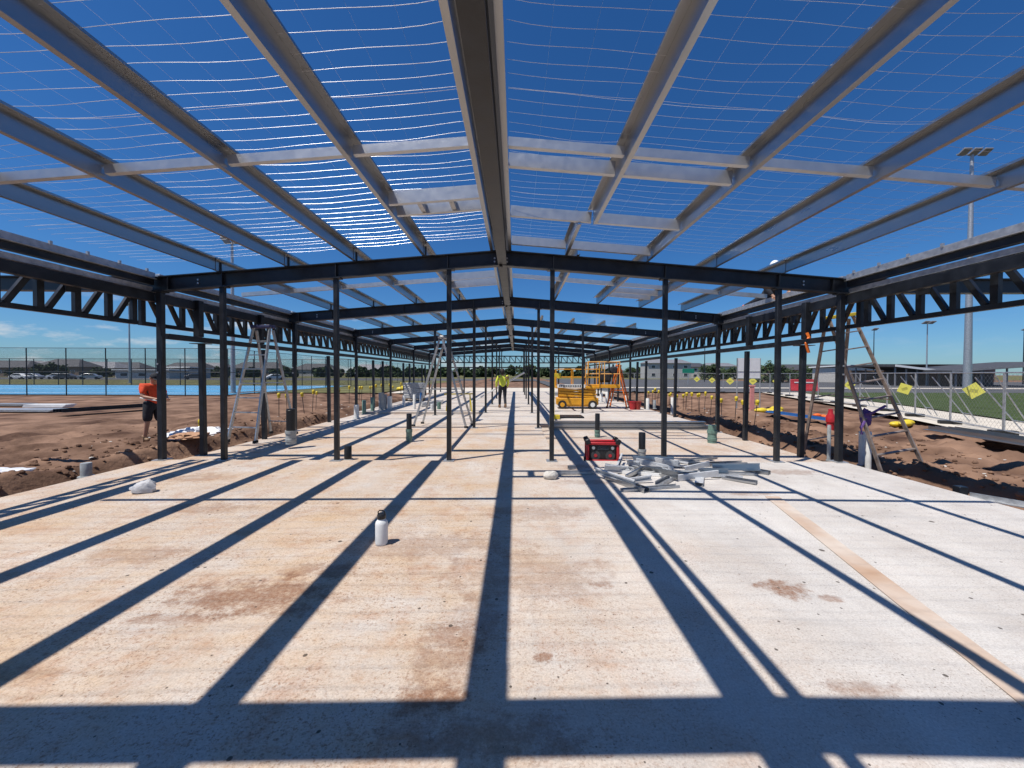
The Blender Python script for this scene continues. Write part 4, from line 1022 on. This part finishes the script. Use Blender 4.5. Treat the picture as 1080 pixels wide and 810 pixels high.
# bundle of steel lengths across the right bay
for k, (y, z, h, lb) in enumerate(((11.2, -.10, .13, 'lower front'), (11.42, -.10, .13, 'lower back'), (11.27, .032, .10, 'upper'))):
    f = MB(); x0, x1 = 1.25, 6.0
    for dz in (0, h): f.box(((x0 + x1) / 2, y, z + .012 + dz * .92), (x1 - x0 - k * .1, .18, .012))
    f.box(((x0 + x1) / 2, y + .03, z + .015 + h * .46), (x1 - x0 - k * .1, .012, h * .85))
    f.box(((x0 + x1) / 2, y - .084, z + .03), (x1 - x0 - k * .1, .006, .03)); f.box(((x0 + x1) / 2, y - .084, z + h * .92), (x1 - x0 - k * .1, .006, .03))
    tag(f.build('purlin_length', GALV), 'long galvanised purlin lying across the right bay, %s of the bundle' % lb, 'purlin', 'purlins stacked across the right bay')
b = MB(); p = G(601, 440, 0); b.box((p.x, p.y, .03), (.9, .7, .04)); tag(b.build('steel_plate', STEEL), 'dark flat plate lying on the pale slab behind the purlin stack', 'plate')

# ------------------------------------------------------------------ things in the dirt
def dirt_obj(mb, name, m, label, cat, **k): return tag(mb.build(name, m, **k), label, cat)
# plastic sheeting at the left column feet
p = G(222, 466, -.25)
def heap(q):
    v = q * (1 + .35 * nz(q.x * 2, q.y * 2, 1.9, 7) + .3 * nz(q.x * 3, q.z * 3 + q.y, 3.0, 2) + .2 * abs(nz(q.x * 7 + q.z, q.y * 7, 1.3, 4))); v.z = max(v.z, -.2); return v
b = MB(); b.ell(Vector((-8.25, 10.2, ground_z(-8.25, 10.2) + .03)), (.72, .42, .22), 44, 26, heap); dirt_obj(b, 'plastic_sheeting', CLEARPL, 'crumpled white plastic sheeting heaped in the dirt behind the left columns', 'plastic sheet')
b = MB(); b.ell(Vector((-7.45, 8.95, ground_z(-7.45, 8.95) + .02)), (.36, .28, .09), 24, 14, heap); dirt_obj(b, 'cardboard_scrap', mat('card', (.42, .24, .14), .9), 'crumpled orange brown scrap in front of the white sheeting', 'scrap')
b = MB(); p = G(5, 503, -.25); b.ell(Vector((p.x, p.y, ground_z(p.x, p.y) + .02)), (.45, .16, .05), 20, 10, heap); dirt_obj(b, 'plastic_scrap', CLEARPL, 'flat white plastic scrap in the dirt at the left edge', 'plastic scrap')
# stacks at the left
for i, (px0, px1, py, wd, h, m, lb, d) in enumerate(((-12, 62, 433, .8, .10, GALV2, 'pale stacked sheets lying in the dirt at the left edge', 17.5), (30, 72, 430, .5, .16, WHITE, 'white wrapped length lying behind the pale sheets', 19.5), (-10, 30, 430, .6, .1, ALU, 'bright sheet lying behind the pale stacked sheets', 20.5))):
    a, c = P(px0, py, d), P(px1, py, d); zz = max(ground_z(a.x, d), ground_z(c.x, d), ground_z((a.x + c.x) / 2, d)) + .05
    b = MB()
    for k in range(3): b.box(((a.x + c.x) / 2 + .03 * k, d + .02 * k, zz + h * (k + .5) / 3), (c.x - a.x, wd, h / 3 - .006), M=Matrix.Rotation(.02 * k, 3, 'Z'))
    dirt_obj(b, 'sheet_stack', m, lb, 'sheet stack')
def lengths(p0, p1, n, m, label, r=.06, group=None, name='steel_length', cat='steel length'):
    a, c = Vector(p0), Vector(p1)
    dv = (c - a).normalized(); sd = dv.cross(Vector((0, 0, 1)))
    for k in range(n):
        o = sd * (k - (n - 1) / 2) * r * 2.1
        b = MB(); b.prism([(-r, 0), (r, 0), (r, .012), (-r + .012, .012), (-r + .012, r * 1.4), (-r, r * 1.4)], a + o, c + o + dv * .2 * (k % 2))
        tag(b.build(name, m), label % ORD[k] if '%' in label else label, cat, group)
a, c = G(62, 437, -.2), G(165, 429.5, -.2); lengths((a.x, a.y, -.12), (c.x, c.y, -.12), 4, STEEL, 'dark steel length lying in the left dirt, %s from the front', .09, 'dark steel lengths lying in the left dirt')
a, c = G(990, 455, -.15), G(1100, 478, -.15); lengths((a.x, a.y, -.10), (c.x + .6, c.y - .3, -.10), 5, GALV, 'blue grey galvanised length by the fence at right, %s from the front', .08, 'galvanised lengths beside the fence')
a = G(1022, 528, -.2); lengths((a.x, a.y, -.16), (a.x + .75, a.y - 1.1, -.16), 1, GALV2, 'short galvanised length lying in the dirt at the right slab edge', .05)
b = MB(); b.box((a.x - .03, a.y + .08, -.12), (.12, .1, .2)); dirt_obj(b, 'cast_bracket', STEEL, 'small black bracket at the end of the short galvanised length', 'bracket', bevel=.01)
a, c = G(811, 437, -.2), G(872, 446, -.2); lengths((a.x, a.y, -.1), (c.x, c.y, -.1), 4, BLUEPL, 'blue plastic pipe length behind the right posts, %s from the front', .05, 'blue pipe lengths in the right dirt')
# small yellow and orange heaps on the right
def bags(px, py, z, m, n, s, label, cat, name):
    p = G(px, py, z); b = MB(); rn_ = random.Random(int(px)); zz = ground_z(p.x, p.y)
    for k in range(n): b.ell(Vector((p.x + rn_.uniform(-s, s) * 1.2, p.y + rn_.uniform(-s, s), zz + s * .4 + rn_.uniform(0, s * .5))), (s, s * .7, s * .45), 12, 8, lambda q: q * (1 + .2 * nz(q.x, q.y, 2, k)))
    return dirt_obj(b, name, m, label, cat)
bags(814, 434, -.2, YEL, 4, .30, 'yellow plastic cover heap in the dirt left of the leaning post', 'plastic cover', 'plastic_cover')
bags(948, 447, -.2, YEL, 3, .22, 'small yellow plastic cover heap right of the tall ladder', 'plastic cover', 'plastic_cover')
bags(866, 440, -.2, mat('orange_plastic', (.75, .14, .02), .5), 3, .16, 'bright orange plastic heap beside the right eave column', 'plastic cover', 'plastic_cover')
bags(425, 411, -.2, YEL, 4, .5, 'yellow plastic cover heap left of the wrapped stack', 'plastic cover', 'plastic_cover')
b = MB(); p = P(876, 437, 12.5); zz = ground_z(p.x, p.y); b.lathe([(.10, 0), (.11, .3), (.13, .32), (.13, .5), (.07, .62), (.06, .75)], (p.x, p.y, zz), 14); dirt_obj(b, 'hydrant', RED, 'red hydrant riser standing behind the right eave column', 'hydrant')
p = P(848, 412, 40); p.z = ZG + .1
f = tag(empty('road_barrier', p, R(-20)), 'red plastic road barrier behind the leaning right post', 'barrier')
b = MB(); b.prism([(-.28, 0), (.28, 0), (.24, .2), (.12, .4), (.10, .95), (-.10, .95), (-.12, .4), (-.24, .2)], (-.95, 0, 0), (.95, 0, 0)); b.build('shell', RED, f, bevel=.03)
b = MB(); b.box((0, -.125, .7), (1.4, .03, .08)); b.build('reflective_band', WHITE, f); f.scale = (1.3, 1.3, 1.3)
# white sign board on posts
p = P(789.5, 398, 20.5); p.z = ZG
f = tag(empty('sign_board', p), 'blank white sign board on two posts behind the fence', 'sign board')
b = MB(); b.box((0, 0, 2.18), (1.28, .03, 1.08)); b.build('board', WHITE, f)
b = MB()
for x in (-.62, 0.0, .62): b.box((x, -.025 if x == 0 else 0, 1.36 if x else 2.18), (.04, .02 if x == 0 else .05, 2.72 if x else 1.08))
b.bar((-.64, -.02, 1.63), (.64, -.02, 1.63), .04, .04); b.bar((-.64, -.02, 2.0), (.64, -.02, 2.0), .02, .03)
b.build('frame', GPVC, f)
p = P(793, 430, 20.0); b = MB(); zz = ground_z(p.x, p.y); b.box((p.x, p.y, zz + .65), (.22, .06, 1.3)); b.box((p.x, p.y, zz + 1.32), (.3, .09, .08)); b.box((p.x, p.y, zz + .03), (.4, .3, .06)); dirt_obj(b, 'marker_post', PINK, 'faded pink marker post below the white sign board', 'marker post', bevel=.01)
p = P(726, 391.5, 60)
f = tag(empty('road_sign', (p.x, p.y, ZG)), 'green road sign on a post in the far right background', 'road sign')
b = MB(); b.box((0, 0, p.z - ZG), (1.9, .05, .75)); b.build('panel', mat('sign_green', (.01, .22, .13), .5), f, bevel=.02)
b = MB(); b.tube((0, .06, 0), (0, .06, p.z - ZG + .2), .05); b.build('post', GALV2, f)
# purple rag tied on the ladder leg
b = MB(); b.ell(P(913, 441, 7.25), (.10, .07, .17), 18, 12, lambda q: q * (1 + .4 * nz(q.x * 2, q.z * 2, 1.8, 3))); b.path([P(913, 437, 7.2), P(921, 435, 7.1), P(934, 428, 7.1)], .022, 6); b.path([P(912, 444, 7.2), P(908, 451, 7.15), P(909, 458, 7.15)], .026, 6)
dirt_obj(b, 'strap', PURPLE, 'purple strap bundled round the leg of the tall right ladder', 'strap')
# orange strap on leaning post
b = MB(); b.path([P(851, 351, 7.5), P(853, 356, 7.48), P(850, 362, 7.46), P(853, 372, 7.46)], .028, 6); dirt_obj(b, 'strap', LADO, 'orange strap hanging at the top of the leaning right post', 'strap')
# clods
rn = random.Random(33)
b = MB()
for k in range(2600):
    sg = rn.choice((-1, 1)); x = sg * (6.35 + abs(rn.gauss(0, 2.4))); y = rn.uniform(3.2, 15); s = rn.uniform(.012, .05) * (1.4 if rn.random() < .12 else 1)
    b.ell((x, y, ground_z(x, y) + s * .25), (s * rn.uniform(.8, 1.5), s, s * .7), 6, 4, lambda q: q * (1 + .35 * nz(q.x + k, q.y, 1.7, k % 9)))
rb = MB()
for k in range(260):
    sg = rn.choice((-1, 1)); x = sg * (6.35 + abs(rn.gauss(0, 2.6))); y = rn.uniform(3.4, 22); q_ = rn.uniform(.012, .035)
    rb.ell((x, y, ground_z(x, y) + q_ * .3), (q_ * rn.uniform(.8, 2.2), q_, q_ * .6), 6, 4, lambda q: q * (1 + .35 * nz(q.x + k, q.y, 1.7, k % 9)))
tag(rb.build('rubble', ROCK), 'small pale stones and scraps scattered over the dirt', 'rubble', kind='stuff')
tag(b.build('dirt_clods', DIRT), 'loose clods of clay scattered over the dirt', 'dirt clods', kind='stuff')
